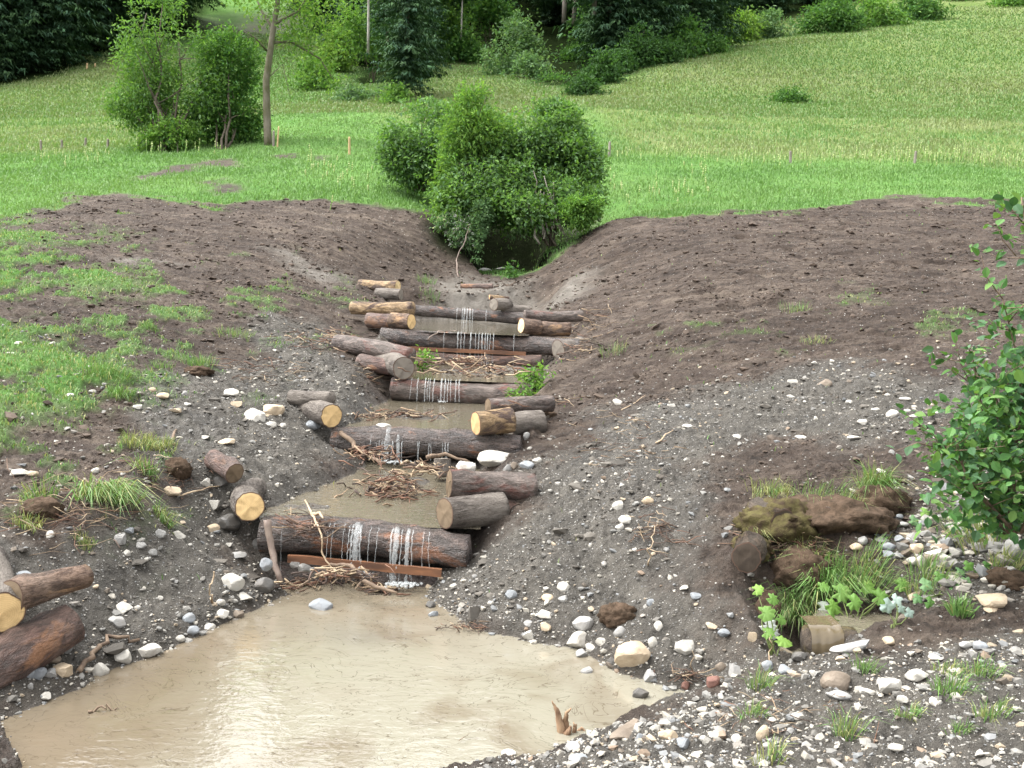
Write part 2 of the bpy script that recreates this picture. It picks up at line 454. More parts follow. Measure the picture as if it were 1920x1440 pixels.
# control points (photo x, photo y, distance in metres)
CP = [
 # near right shoulder of the road
 (1100,1440,4.75),(1250,1390,4.75),(1400,1420,4.35),(1700,1420,4.1),(1920,1400,4.1),(2200,1400,4.1),(1500,1330,4.9),(1700,1250,5.2),(1920,1230,5.2),(2300,1230,5.2),
 # pool shore
 (500,1110,7.75),(300,1220,6.2),(150,1275,5.75),(50,1340,5.35),(0,1250,5.4),(0,1150,5.8),(0,1060,6.2),(100,1120,6.2),(-200,1100,5.6),(-200,1300,4.9),
 # right bank by the pool
 (900,1050,7.75),(1000,1000,8.05),(950,985,8.25),(1000,950,8.45),(1000,1100,7.3),(1090,1160,6.85),(1200,1150,6.6),(1200,1210,6.2),(1300,1100,6.6),(1300,1000,7.25),(1300,1230,5.9),(1330,1290,5.55),
 (1300,900,8.15),(1200,850,9.2),(1050,860,9.9),(960,850,10.55),(1000,800,11.5),(1080,740,13.0),(1090,690,14.3),(1100,650,15.6),(1090,600,18.0),(1120,545,20.8),(1060,500,23.6),
 (1200,700,13.2),(1300,750,11.2),(1500,800,9.7),(1700,750,10.1),(1900,700,10.6),(2300,700,10.6),(1300,620,14.6),(1500,600,15.2),(1800,560,16.4),(2300,560,16.4),(1300,500,19.2),(1600,480,20.2),(1900,470,20.6),(1250,430,23.3),(1150,450,23.4),
 # ditch with the little weir
 (1450,890,8.2),(1600,880,8.25),(1700,905,8.0),(1420,985,7.35),(1540,990,7.15),(1650,985,7.3),(1620,1165,6.0),(1500,1100,6.4),(1420,1100,6.45),(1420,1200,6.05),(1450,1255,5.75),(1650,1060,6.75),(1780,1000,7.2),(1850,900,8.0),(1900,1050,6.6),(1900,1150,6.1),(1780,1180,5.85),(2300,1000,7.0),(2300,850,8.6),
 # left bank
 (100,880,8.05),(250,900,7.95),(350,960,7.6),(450,1005,7.7),(0,900,7.5),(-300,900,7.2),(200,1050,6.65),(400,1090,7.05),(430,930,8.3),(480,900,9.0),
 (0,700,10.5),(-400,700,10.3),(100,700,10.7),(230,720,10.7),(330,750,10.5),(450,740,11.3),(560,720,12.3),(640,660,14.6),(700,720,13.0),(400,830,9.6),(500,820,10.2),(590,870,10.0),(640,880,10.4),
 (550,900,9.4),(640,780,11.2),
 (100,600,13.5),(-400,600,13),(300,600,14.4),(450,590,15.6),(560,635,15.0),(550,540,18.4),(620,560,19.3),(640,610,17.0),(700,600,17.8),(640,500,21.8),(700,510,22.6),(760,540,22.0),(800,520,23.8),(820,470,25.2),
 (100,470,18),(-400,470,17),(300,480,20),(500,470,21.2),(650,450,23),(760,440,25),
 # grass edge
 (0,400,24),(-500,400,23),(150,385,25),(300,370,26.2),(500,380,26.4),(650,378,26.6),(780,395,26.3),(860,410,27.5),(1130,412,25.4),(1300,402,25.6),(1500,395,26.2),(1700,380,27.2),(1900,375,28),(2400,375,28),
 # gully under the bush
 (940,515,25.2),(900,520,24.6),(980,520,24.6),(940,500,27.5),(940,480,29.5),
 # meadow
 (100,300,36),(-500,300,35),(400,300,36),(650,300,35.5),(760,340,31),(960,330,33),(1140,330,33),(1500,340,33),(1850,340,33),(2500,340,33),
 (0,275,43),(200,270,43),(300,280,40),(500,270,40),(655,275,40),(0,160,76),(-500,190,70),(200,112,86),(340,78,97),(560,190,62),(640,230,50),(700,215,54),(620,130,92),(540,80,118),(600,32,142),(430,52,132),
 (850,135,76),(830,175,64),(920,170,70),(780,165,80),(740,160,85),(980,170,72),(1040,178,66),(960,215,56),(1000,200,60),
 (1075,185,57),(1250,118,76),(1400,92,88),(1560,72,96),(1700,47,107),(1920,12,122),(2500,-60,140),(1140,300,38.5),(1400,290,40.5),(1700,300,40),(1920,320,38.5),(2500,320,38),(1300,210,57),(1600,205,59),(1800,150,74),
 (1060,140,100),(1100,60,140),(1400,20,140),(1700,-30,150),
 (100,40,120),(300,20,130),(800,40,130),(950,30,135),(-500,100,110),(2500,-200,190),
]
_p = [P(a, b, c) for a, b, c in CP]
_w = [(-2, 0, .95), (2.5, 0, .95), (0, -1.8, .95), (-1.8, 1.8, .9), (0, 2.2, .88), (1.8, 2.2, .85), (3.5, 1.8, .9), (-1.2, 3.3, .35), (0.2, 3.2, .5), (-3.5, 3, .6), (1.2, 3.3, .72),
      (0, 300, 125), (-160, 300, 120), (160, 300, 130), (-400, 300, 120), (400, 300, 130), (0, 200, 75), (-110, 200, 72), (110, 200, 80)]
_p = np.array(_p + [np.array(q, float) for q in _w])
# underwater anchors and shoreline anchors of the big pool
_sh = np.array([PZ(a, b, z) for a, b, z in [(880,1182,0.03),(1000,1206,.03),(1085,1222,.03),(1155,1265,.03),(1290,1302,.03),(1200,1333,.03),(1100,1388,.03),(1000,1412,.03),(860,1445,.03),(800,1120,.03),
      (560,1113,.0),(470,1150,.02),(380,1187,.02),(240,1247,.02),(300,1300,-.1),(600,1300,-.1),(900,1300,-.1),(700,1180,-.1),(400,1420,-.1)]])
_p = np.concatenate([_p, _sh])
_cu, _ct = ut(_p[:, 0], _p[:, 1])
_cs = (_p[:, 2] - 2.6) / (_p[:, 1] + U_OFF)
_ce = np.stack([_cu, _ct], 1)
_D = np.linalg.norm(_ce[:, None] - _ce[None], axis=2)
_n = len(_ce)
_A = np.zeros((_n + 3, _n + 3)); _A[:_n, :_n] = -_D - 0.004 * np.eye(_n) * -1
_A[:_n, _n] = 1; _A[:_n, _n + 1:] = _ce; _A[_n, :_n] = 1; _A[_n + 1:, :_n] = _ce.T
_sol = np.linalg.solve(_A, np.concatenate([_cs, np.zeros(3)]))
CU = np.linspace(-1.4, 1.4, 361); CT = np.linspace(0.0, 5.76, 361)
_gu, _gt = np.meshgrid(CU, CT)
_S = np.zeros(_gu.size)
_q = np.stack([_gu.ravel(), _gt.ravel()], 1)
for i in range(0, len(_q), 20000):
    d = np.linalg.norm(_q[i:i + 20000, None] - _ce[None], axis=2)
    _S[i:i + 20000] = -d @ _sol[:_n] + _sol[_n] + _q[i:i + 20000] @ _sol[_n + 1:]
_S = _S.reshape(_gu.shape)
for _ in range(3):      # soften the cone tips of the interpolation
    _pd = np.pad(_S, 1, mode='edge')
    _S = (_pd[:-2, 1:-1] + _pd[2:, 1:-1] + _pd[1:-1, :-2] + _pd[1:-1, 2:] + 2 * _S) / 6

def bil(GU, GT, A, u, t):
    i = np.clip(np.searchsorted(GU, u) - 1, 0, len(GU) - 2); j = np.clip(np.searchsorted(GT, t) - 1, 0, len(GT) - 2)
    fu = np.clip((u - GU[i]) / (GU[i + 1] - GU[i]), 0, 1); ft = np.clip((t - GT[j]) / (GT[j + 1] - GT[j]), 0, 1)
    return (A[j, i] * (1 - fu) + A[j, i + 1] * fu) * (1 - ft) + (A[j + 1, i] * (1 - fu) + A[j + 1, i + 1] * fu) * ft

def H0(x, y):
    x = np.asarray(x, float); y = np.asarray(y, float)
    u, t = ut(x, np.maximum(y, -1.9))
    return 2.6 + bil(CU, CT, _S, u, t) * (y + U_OFF)

_MY = np.exp(np.linspace(math.log(2.2), math.log(280), 5000))
def hit(px, py, H=None, Ymin=0.0):
    """photo pixel -> first point of the terrain along that ray"""
    H = H or GZ
    d = ray(px, py)
    t = _MY / d[1]
    f = CAM[2] + d[2] * t - H(d[0] * t, _MY)
    f = np.where(_MY < Ymin, 1.0, f)
    k = np.argmax(f < 0)
    if f[k] >= 0: k = len(f) - 1
    a, b = f[k - 1], f[k]
    y = _MY[k - 1] + (_MY[k] - _MY[k - 1]) * (a / (a - b + 1e-12))
    tt = y / d[1]
    return CAM + d * tt

# pools: (outline in photo pixels, level, slope, reference distance)
POOLS = [
 ([(500,1105),(560,1113),(470,1150),(380,1187),(330,1215),(240,1247),(150,1287),(60,1330),(20,1352),(35,1400),(50,1440),(-90,1500),(-150,1640),(300,1660),(600,1560),(860,1445),(1000,1411),(1100,1387),(1200,1333),(1290,1301),(1155,1264),(1085,1221),(1000,1205),(880,1181),(805,1122),(800,1096),(700,1085),(520,1088)], 0.0, 0.0, 0),
 ([(496,985),(510,960),(545,935),(610,912),(668,888),(700,862),(890,862),(900,900),(880,985)], 0.585, 0.031, 8.3),
 ([(640,815),(680,790),(700,765),(735,748),(985,752),(960,780),(930,825)], 1.0, 0.025, 11.1),
 ([(745,722),(740,700),(775,688),(760,665),(1020,672),(1020,700),(990,722)], 1.36, 0.025, 13.9),
 ([(745,632),(775,612),(760,598),(985,602),(1000,615),(985,636)], 1.975, 0.02, 16.4),
 # pond behind the little weir, and the wet gap under it
 ([(1545,1180),(1570,1155),(1640,1150),(1700,1160),(1690,1185),(1600,1190)], 0.43, 0.0, 0),
 ([(1470,1258),(1485,1222),(1515,1215),(1520,1245),(1500,1265)], 0.16, 0.0, 0),
]
CROSS = [(494,1002,8.26, 878,1036,8.14, 72,64), (625,826,11.05, 975,842,10.9, 52,50), (735,728,13.72, 1000,738,13.65, 42,40), (715,632,16.25, 1085,652,16.1, 34,34), (740,579,20.25, 990,598,20.1, 20,22)]
for _i in (1, 2, 3, 4):      # water stands just under the crest of the log that holds it
    _c = CROSS[_i - 1]
    _m = (P(*_c[0:3]) + P(*_c[3:6])) / 2
    _w0 = _m[2] + M((_c[6] + _c[7]) / 2, _m[1]) / 2 - 0.012
    print('pool', _i, round(_w0, 3), 'was', POOLS[_i][1], 'ends', P(*_c[0:3])[2], P(*_c[3:6])[2])
    POOLS[_i] = (POOLS[_i][0], _w0, POOLS[_i][2], POOLS[_i][3])
POOL_XY = []
for pts, w0, kk, y0 in POOLS:
    POOL_XY.append(np.array([PZ(a, b, w0, kk, y0)[:2] for a, b in pts]))

def poly_sd(x, y, poly):
    """signed distance, negative inside"""
    x = np.asarray(x, float); y = np.asarray(y, float)
    d = np.full(x.shape, 1e9); inside = np.zeros(x.shape, bool)
    n = len(poly)
    for i in range(n):
        ax, ay = poly[i]; bx, by = poly[(i + 1) % n]
        ex, ey = bx - ax, by - ay
        q = np.clip(((x - ax) * ex + (y - ay) * ey) / (ex * ex + ey * ey + 1e-12), 0, 1)
        d = np.minimum(d, np.hypot(x - ax - q * ex, y - ay - q * ey))
        c = ((ay > y) != (by > y)) & (x < (bx - ax) * (y - ay) / (by - ay + 1e-12) + ax)
        inside ^= c
    return np.where(inside, -d, d)

# mesh grid
GU = np.concatenate([np.linspace(-1.38, -0.64, 36)[:-1], np.linspace(-0.64, 0.64, 861), np.linspace(0.64, 1.38, 36)[1:]])
GT = np.concatenate([np.linspace(0.05, 1.75, 50)[:-1], np.linspace(1.75, 2.75, 430)[:-1], np.linspace(2.75, 3.45, 400)[:-1], np.linspace(3.45, 4.3, 200)[:-1], np.linspace(4.3, 5.74, 110)])
gu, gt = np.meshgrid(GU, GT)
gy = np.exp(gt) - U_OFF
gx = gu * (gy + U_OFF)
Z = H0(gx, gy)

# zones, drawn on the ground through the photograph once, kept as areas of the ground itself
def zone(pts, extra=()):
    q = [hit(a, b, H0)[:2] for a, b in pts] + [np.array(e, float) for e in extra]
    q = np.array(q)
    return np.stack(ut(q[:, 0], q[:, 1]), 1)
def zmask(x, y, zn, soft=0.02, wob=0.03, seed=0):
    x = np.asarray(x, float); y = np.asarray(y, float)
    u, t = ut(x, y)
    out = np.zeros(u.shape)
    mg = soft + 1.6 * wob
    lo = zn.min(0) - mg; hi = zn.max(0) + mg
    sel = (u > lo[0]) & (u < hi[0]) & (t > lo[1]) & (t < hi[1])
    if not sel.any(): return out
    u = u[sel]; t = t[sel]
    nz1 = fbm(u * 90, t * 90, 3, seed + 60); nz2 = fbm(u * 90, t * 90, 3, seed + 80)
    uu = u + wob * fbm(u * 14, t * 14, 3, seed + 50) + 0.35 * wob * nz1
    tt = t + wob * fbm(u * 14, t * 14, 3, seed + 70) + 0.35 * wob * nz2
    out[sel] = sstep(soft, -soft, poly_sd(uu, tt, zn))
    return out

Z_MEADOW = zone([(-400,402),(0,402),(110,392),(190,368),(300,362),(420,372),(520,382),(650,374),(770,392),(840,415),(870,470),(915,512),(990,512),(1050,470),(1105,420),(1140,412),(1300,405),(1500,402),(1640,380),(1800,372),(1920,372),(2300,365)], [(300, 90), (420, 298), (-420, 298), (-300, 90)])
Z_TURF = zone([(-400,398),(0,398),(110,425),(90,470),(200,515),(190,560),(70,575),(140,640),(255,690),(258,722),(235,750),(60,760),(0,800),(-400,800)])
Z_SPARSE = zone([(100,430),(330,470),(620,540),(650,620),(480,640),(330,700),(0,780),(-200,780),(-200,420)])
Z_SPARSE_R = zone([(1250,600),(1500,560),(1850,600),(1900,680),(1500,660)])
Z_LEFTBANK = zone([(-100,860),(150,830),(330,830),(320,900),(240,960),(0,1010),(-100,1020)])
Z_GRAVEL = [zone([(225,745),(300,722),(470,640),(560,592),(640,625),(735,720),(745,760),(650,800),(690,850),(640,900),(560,950),(505,990),(540,1090),(470,1165),(300,1240),(0,1340),(-300,1340),(-300,1000),(0,985),(200,965),(335,920),(265,830)]),
            zone([(985,880),(1075,835),(1180,770),(1350,735),(1480,695),(1700,680),(1840,740),(1760,815),(1600,850),(1400,835),(1260,900),(1290,1000),(1400,1150),(1440,1260),(1310,1310),(1080,1215),(790,1115),(840,1050),(950,960)]),
            zone([(840,1445),(1100,1385),(1290,1300),(1450,1265),(1600,1205),(1920,1195),(2400,1195),(2400,1500)], [(3.6, 2.0), (-1.0, 2.2)]),
            zone([(1640,1000),(1720,900),(1830,880),(2000,1000),(1900,1120),(1700,1090)])]
Z_SILT = [zone([(770,560),(820,525),(900,515),(990,520),(1010,545),(960,575),(860,580)]), zone([(530,480),(570,490),(670,525),(640,540),(590,520)]), zone([(985,575),(1040,545),(1110,505),(1140,510),(1060,570)]),
          zone([(215,488),(290,486),(330,497),(240,500)])]
Z_MUDPATCH = [zone([(270,330),(330,312),(400,308),(390,322),(300,335)]), zone([(390,345),(430,335),(460,355),(400,360)]), zone([(515,288),(570,284),(585,294),(520,294)]), zone([(370,302),(450,300),(460,310),(380,312)]), zone([(100,385),(230,360),(290,368),(200,385)]), zone([(590,296),(615,293),(620,300),(592,302)]), zone([(0,430),(90,425),(60,440),(0,445)])]
Z_FOREST = [zone([(-500,185),(0,158),(110,130),(205,100),(330,72),(430,50),(400,20)], [(-60, 200), (-200, 290), (-420, 298), (-300, 90)]),
            zone([(640,190),(700,165),(760,145),(830,110),(900,85),(960,120),(1010,150),(1060,168),(1150,138),(1210,118),(1290,104),(1400,60)], [(60, 150), (100, 298), (-40, 298), (-28, 160)])]
Z_DRY = [zone([(1060,190),(1150,285),(1400,296),(1700,305),(1930,318),(2500,330)], [(300, 90), (420, 298), (60, 298), (16, 90)]), zone([(-400,290),(200,285),(420,240),(340,80),(200,110),(0,160)], [(-300, 90)]), zone([(700,230),(780,165),(850,130),(1000,165),(1080,240)])]
Z_BARE = zone([(415,55),(470,38),(545,18),(600,5),(560,55),(470,68)])

def turf_mask(x, y):
    mead = zmask(x, y, Z_MEADOW, 0.016, 0.075, 1)
    turf = zmask(x, y, Z_TURF, 0.05, 0.08, 2)
    sp = zmask(x, y, Z_SPARSE, 0.08, 0.08, 3)
    spr = zmask(x, y, Z_SPARSE_R, 0.08, 0.08, 13)
    lb = zmask(x, y, Z_LEFTBANK, 0.05, 0.05, 4)
    n = fbm(x * 1.1, y * 0.8, 5, 21, 0.6); n2 = fbm(x * 3.7, y * 3.0, 4, 31, 0.6)
    g = np.maximum(mead, turf * sstep(-0.25, 0.25, n + 0.6 * n2 + 0.02))
    g = np.maximum(g, sp * sstep(0.12, 0.50, n + 0.7 * n2) * 0.75)
    g = np.maximum(g, spr * sstep(0.28, 0.55, n + 0.7 * n2) * 0.5)
    g = np.maximum(g, lb * sstep(0.12, 0.45, n2 + 0.3 * n) * 0.5)
    for i, zn in enumerate(Z_MUDPATCH):
        g = g * (1 - zmask(x, y, zn, 0.012, 0.03, 90 + i) * sstep(-0.6, 0.1, n2 + 0.3))
    return np.clip(g, 0, 1), mead
def gravel_mask(x, y):
    k = 0
    for i, zn in enumerate(Z_GRAVEL):
        k = np.maximum(k, zmask(x, y, zn, 0.03, 0.06, 10 + i))
    return k
def silt_mask(x, y):
    k = 0
    for i, zn in enumerate(Z_SILT):
        k = np.maximum(k, zmask(x, y, zn, 0.02, 0.03, 20 + i))
    return k

A_GRASS, A_MEAD = turf_mask(gx, gy)
A_GRAV = gravel_mask(gx, gy)
A_SILT = silt_mask(gx, gy)
A_LITTER_SHADE = np.maximum(zmask(gx, gy, Z_FOREST[0], 0.03, 0.03, 40), zmask(gx, gy, Z_FOREST[1], 0.03, 0.03, 41))
A_DRY = 0
for i, zn in enumerate(Z_DRY):
    A_DRY = np.maximum(A_DRY, zmask(gx, gy, zn, 0.03, 0.03, 44 + i))
A_BARE = zmask(gx, gy, Z_BARE, 0.03, 0.03, 49)
A_GRASS = A_GRASS * (1 - 0.8 * A_BARE)

# relief of the dug earth: clods, shovel streaks, small gullies
ne = 1 - A_MEAD
rough = (0.045 * fbm(gx * 1.7, gy * 1.7, 3, 5) + 0.035 * fbm(gx * 6, gy * 6, 3, 6) + 0.045 * np.abs(fbm(gx * 11, gy * 11, 3, 7)) + 0.022 * fbm(gx * 31, gy * 31, 3, 8, .6))
ca, sa = math.cos(R(14)), math.sin(R(14))
str_n = fbm((gx * ca + gy * sa) * 0.8, (-gx * sa + gy * ca) * 5.0, 4, 9)
right = sstep(0.0, 2.5, gx) * sstep(9, 13, gy)
leftb = sstep(-0.5, -2.5, gx) * sstep(12, 16, gy)
rough = rough + 0.06 * str_n * right + 0.045 * fbm((gx * 0.9 - gy * 0.3) * 1.0, (gx * 0.3 + gy * 0.9) * 4.5, 4, 11) * leftb
rough = rough - 0.10 * sstep(0.25, 0.6, fbm(gx * 1.3 + 4, gy * 3.0, 3, 12)) * right * (1 - A_GRAV)
rough = rough * (1 - 0.6 * A_SILT)
far_s = np.clip(gy / 60.0, 0, 3)
meadow_r = 0.04 * fbm(gx * 0.7, gy * 0.7, 4, 14) + far_s * 0.14 * fbm(gx * 0.12, gy * 0.12, 4, 15)
rough = rough + 0.05 * A_GRAV * np.abs(fbm(gx * 8, gy * 8, 3, 97, .6))
Z = Z + ne * rough + A_MEAD * meadow_r
# step at the grass edge above the cut bank
Z = Z + 0.07 * A_GRASS * (1 - A_MEAD)

# water levels: lift the banks a little round each pool, then carve the beds (upstream first)
order = [4, 3, 2, 1, 5, 6, 0]
SD = {}
for i in order:
    pl = POOL_XY[i]
    mx0, my0 = pl.min(0) - 3.3; mx1, my1 = pl.max(0) + 3.3
    box = (gx > mx0) & (gx < mx1) & (gy > my0) & (gy < my1)
    sd = np.full(gx.shape, 9.0)
    wob = 0.07 * fbm(gx[box] * 4, gy[box] * 4, 3, 33)
    sd[box] = poly_sd(gx[box], gy[box], pl) + wob
    SD[i] = sd
ANYIN = np.zeros(gx.shape, bool)
for i in order: ANYIN |= SD[i] < 0.0
for i in order:          # banks run down to the water instead of dropping off
    _, w0, kk, y0 = POOLS[i]
    w = w0 + kk * (gy - y0)
    sd = SD[i]
    sl = 0.42 if i == 0 else 0.7
    cap = w + 0.03 + sl * np.clip(sd, 0, 9) + 0.30 * np.clip(sd, 0, 9) ** 2 + 0.8 * np.clip(rough, -.1, .1)
    Z = np.where((sd >= 0) & (sd < (3.0 if i == 0 else 2.0)), np.minimum(Z, cap), Z)
for i in order:
    _, w0, kk, y0 = POOLS[i]
    w = w0 + kk * (gy - y0)
    sd = SD[i]
    up = (gy > POOL_XY[i][:, 1].min() + 0.25) if 1 <= i <= 4 else np.ones(gx.shape, bool)
    ring = (sd < (0.22 if i >= 5 else 0.45)) & (sd >= -0.02) & ~ANYIN & up
    Z = np.where(ring, np.maximum(Z, w + 0.015 + 0.16 * np.clip(sd, 0, 1) + 0.4 * np.clip(rough, 0, .1)), Z)
for i in order:
    _, w0, kk, y0 = POOLS[i]
    w = w0 + kk * (gy - y0)
    sd = SD[i]
    bed = w - 0.13 * sstep(0.03, -0.25, sd)
    Z = np.where(sd < 0.03, np.minimum(Z, bed), Z)
# shallow silt that breaks the surface of the upper pools
def bar(px, py, rx, ry, i, h):
    global Z
    _, w0, kk, y0 = POOLS[i]
    c = PZ(px, py, w0, kk, y0)
    d = ((gx - c[0]) / rx) ** 2 + ((gy - c[1]) / ry) ** 2 + 0.7 * fbm(gx * 5, gy * 5, 3, 77)
    w = w0 + kk * (gy - y0)
    Z = np.where(d < 1, np.maximum(Z, w - 0.05 + h * np.clip(1 - d, 0, 1)), Z)
bar(780, 782, 0.75, 0.30, 2, 0.075); bar(900, 805, 0.4, 0.28, 2, 0.08)
bar(880, 700, 0.85, 0.45, 3, 0.08); bar(960, 690, 0.5, 0.5, 3, 0.09)
bar(770, 905, 0.45, 0.30, 1, 0.085); bar(840, 872, 0.35, 0.25, 1, 0.09); bar(580, 950, 0.35, 0.2, 1, 0.07)
bar(600, 1133, 0.16, 0.16, 0, 0.07)
# the logs sit in the ground: keep the earth below their upper half
for (ax, ay, aY, bx, by, bY, ta, tb) in CROSS:
    A_ = P(ax, ay, aY); B_ = P(bx, by, bY)
    ex, ey = (B_ - A_)[:2]; L2 = ex * ex + ey * ey
    q = ((gx - A_[0]) * ex + (gy - A_[1]) * ey) / L2
    dd = np.hypot(gx - A_[0] - q * ex, gy - A_[1] - q * ey)
    r_ = M(ta, aY) / 2
    zc = A_[2] + q * (B_ - A_)[2]
    Lx = math.sqrt(L2)
    e = np.clip(0.05 - q, 0, 9) * Lx + np.clip(q - 0.93, 0, 9) * Lx
    sel = (e < 0.6) & (dd < r_ * 1.15)
    Z = np.where(sel, np.minimum(Z, zc - 0.35 * r_ + 0.9 * e), Z)
    front = (e < 0.6) & (gy < A_[1] + q * ey) & (dd < r_ * 3.0)
    Z = np.where(front, np.minimum(Z, zc - 0.95 * r_ + 0.8 * e + 0.9 * np.clip(dd - 1.6 * r_, 0, 9)), Z)

# loose earth does not stand steeper than this: let it slump along the steps
_r0, _r1 = np.searchsorted(GT, math.log(5.0 + U_OFF)), np.searchsorted(GT, math.log(21.5 + U_OFF))
_c0, _c1 = np.searchsorted(GU, -0.40), np.searchsorted(GU, 0.34)
_Zw = Z[_r0:_r1, _c0:_c1].copy(); _gy = gy[_r0:_r1, _c0:_c1]; _gxw = gx[_r0:_r1, _c0:_c1]
_slx = 1.0 * np.diff(_gxw, axis=1); _sly = 1.0 * np.diff(_gy, axis=0)
for _ in range(70):
    _Zw[:, 1:] = np.minimum(_Zw[:, 1:], _Zw[:, :-1] + _slx); _Zw[:, :-1] = np.minimum(_Zw[:, :-1], _Zw[:, 1:] + _slx)
    _Zw[1:] = np.minimum(_Zw[1:], _Zw[:-1] + _sly * 1.3); _Zw[:-1] = np.minimum(_Zw[:-1], _Zw[1:] + _sly * 1.3)
_near = np.zeros(_Zw.shape, bool)
for _i in (0, 1, 2, 3, 4): _near |= SD[_i][_r0:_r1, _c0:_c1] < 1.3
_jit = 0.03 * fbm(_gxw * 6, _gy * 6, 3, 95)
Z[_r0:_r1, _c0:_c1] = np.where(_near, np.minimum(Z[_r0:_r1, _c0:_c1], _Zw + np.maximum(_jit, 0)), Z[_r0:_r1, _c0:_c1])

_dx = np.abs(gx - ((942 - 960) / F * gy) + 0.25 * fbm(gx * 0 + gy * .8, gy * .8, 2, 91)) + 0.18 * fbm(gx * 2, gy * 2, 3, 92)
_fl = float(H0(np.array([-0.25]), np.array([25.0]))[0]) - 0.05 + 0.05 * np.clip(gy - 25, 0, 9)
DITCH = (gy > 24.6) & (gy < 31.5)
Z = np.where(DITCH, np.minimum(Z, _fl + 0.05 * fbm(gx * 5, gy * 5, 3, 93) + 1.9 * np.clip(_dx - 0.85, 0, 9) + 4 * np.clip(gy - 30.0, 0, 3)), Z)
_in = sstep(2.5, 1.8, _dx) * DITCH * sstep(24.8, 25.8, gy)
A_GRASS = A_GRASS * (1 - _in); A_LITTER_SHADE = np.maximum(A_LITTER_SHADE, 0.9 * _in)  # shade of the hollow put into the ground colour, through the litter mask
A_WET = 0
for i in order:
    A_WET = np.maximum(A_WET, sstep(0.30, 0.0, SD[i] + 0.1 * fbm(gx * 3, gy * 3, 2, 3)))
A_WET = np.maximum(A_WET, 0.55 * A_GRAV * sstep(-0.1, 0.4, fbm(gx * 0.8, gy * 0.8, 3, 19)) * (gy < 12))
A_SILT = np.maximum(A_SILT, 0)
for i in (0, 1, 2, 3, 4):
    A_SILT = np.maximum(A_SILT, sstep(0.06, -0.02, SD[i]))

def GZ(x, y):
    x = np.asarray(x, float); y = np.asarray(y, float)
    u, t = ut(x, np.maximum(y, -1.9))
    return bil(GU, GT, Z, u, t)

MAT_GROUND = mat_ground()
_nr, _nc = gx.shape
_i = np.arange(_nr - 1)[:, None] * _nc; _j = np.arange(_nc - 1)[None]
_f = np.stack([_i + _j, _i + _j + 1, _i + _nc + _j + 1, _i + _nc + _j], -1).reshape(-1, 4)
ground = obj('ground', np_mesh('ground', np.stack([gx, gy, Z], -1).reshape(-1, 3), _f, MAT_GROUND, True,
    dict(grass=A_GRASS.ravel(), gravel=(A_GRAV * np.ones(gx.shape)).ravel(), silt=A_SILT.ravel(), wet=A_WET.ravel(), litter=A_LITTER_SHADE.ravel(), dry=A_DRY.ravel())))
tag(ground, 'dug brown earth, grey gravel and green alpine meadow around the stream', kind='structure')

# water sheets
W_MAIN = mat_water("muddy_pool_water", (0.205, 0.192, 0.150), (0.135, 0.110, 0.077), 7.0, 0.06, 0.8)
W_UP = mat_water("muddy_stream_water", (0.135, 0.120, 0.088), (0.095, 0.080, 0.056), 8.0, 0.16, 0.3)
for i, (pts, w0, kk, y0) in enumerate(POOLS):
    pl = POOL_XY[i]
    c = pl.mean(0)
    d = pl - c; big = c + d * (1 + (0.35 if i == 0 else 0.16) / (np.linalg.norm(d, axis=1)[:, None] + 1e-6))
    if 1 <= i <= 4:      # water stops at the log crest
        c_ = CROSS[i - 1]; A_, B_ = P(*c_[0:3]), P(*c_[3:6])
        big[:, 1] = np.maximum(big[:, 1], A_[1] + (big[:, 0] - A_[0]) / (B_[0] - A_[0]) * (B_[1] - A_[1]) + 0.02)
    if i == 0:
        big[:, 1] = np.minimum(big[:, 1], 8.15)
    V = np.array([(x, y, w0 + kk * (y - y0)) for x, y in big])
    me = bpy.data.meshes.new('water'); me.from_pydata([tuple(v) for v in V], [], [list(range(len(V)))])
    me.materials.append(W_MAIN if i == 0 else W_UP)
    tag(obj('water', me), kind='structure')
# ------------------------------------------------------------------ LOGS
B_WET = mat_bark("wet_bark", (0.034, 0.023, 0.019), (0.110, 0.080, 0.068), (0.27, 0.115, 0.055), 0.40, 0.24, 0.6, mud=0.12)
B_DARK = mat_bark("dark_soaked_bark", (0.026, 0.018, 0.017), (0.080, 0.054, 0.048), (0.27, 0.11, 0.05), 0.37, 0.26, 0.5, mud=0.25)
B_RED = mat_bark("reddish_bark", (0.065, 0.034, 0.026), (0.165, 0.098, 0.078), (0.30, 0.15, 0.078), 0.43, 0.42, 0.35, mud=0.2)
B_PURP = mat_bark("grey_purple_bark", (0.060, 0.042, 0.035), (0.19, 0.148, 0.128), (0.15, 0.055, 0.040), 0.42, 0.42, 0.35, mud=0.25)
B_BROWN = mat_bark("brown_bark", (0.080, 0.048, 0.033), (0.21, 0.140, 0.100), (0.38, 0.23, 0.12), 0.43, 0.65, 0.3, mud=0.15)
B_BARE = mat_bark("half_stripped_bark", (0.22, 0.145, 0.075), (0.44, 0.31, 0.175), (0.085, 0.052, 0.040), 0.48, 0.65, 0.3, mud=0.15)
B_GREY = mat_bark("muddy_grey_bark", (0.090, 0.075, 0.064), (0.175, 0.155, 0.135), (0.25, 0.16, 0.10), 0.30, 0.7, 0.25, mud=0.7)
B_MOSS = mat_bark("mossy_bark", (0.050, 0.038, 0.028), (0.105, 0.078, 0.055), (0.12, 0.095, 0.028), 0.48, 0.85, 0.2, mud=0.2)
C_YEL = mat_cut("fresh_yellow_cut", (0.70, 0.50, 0.25), (0.57, 0.38, 0.165))
C_PALE = mat_cut("pale_cut", (0.70, 0.55, 0.31), (0.58, 0.41, 0.20))
C_ORG = mat_cut("orange_cut", (0.66, 0.40, 0.205), (0.55, 0.30, 0.13))
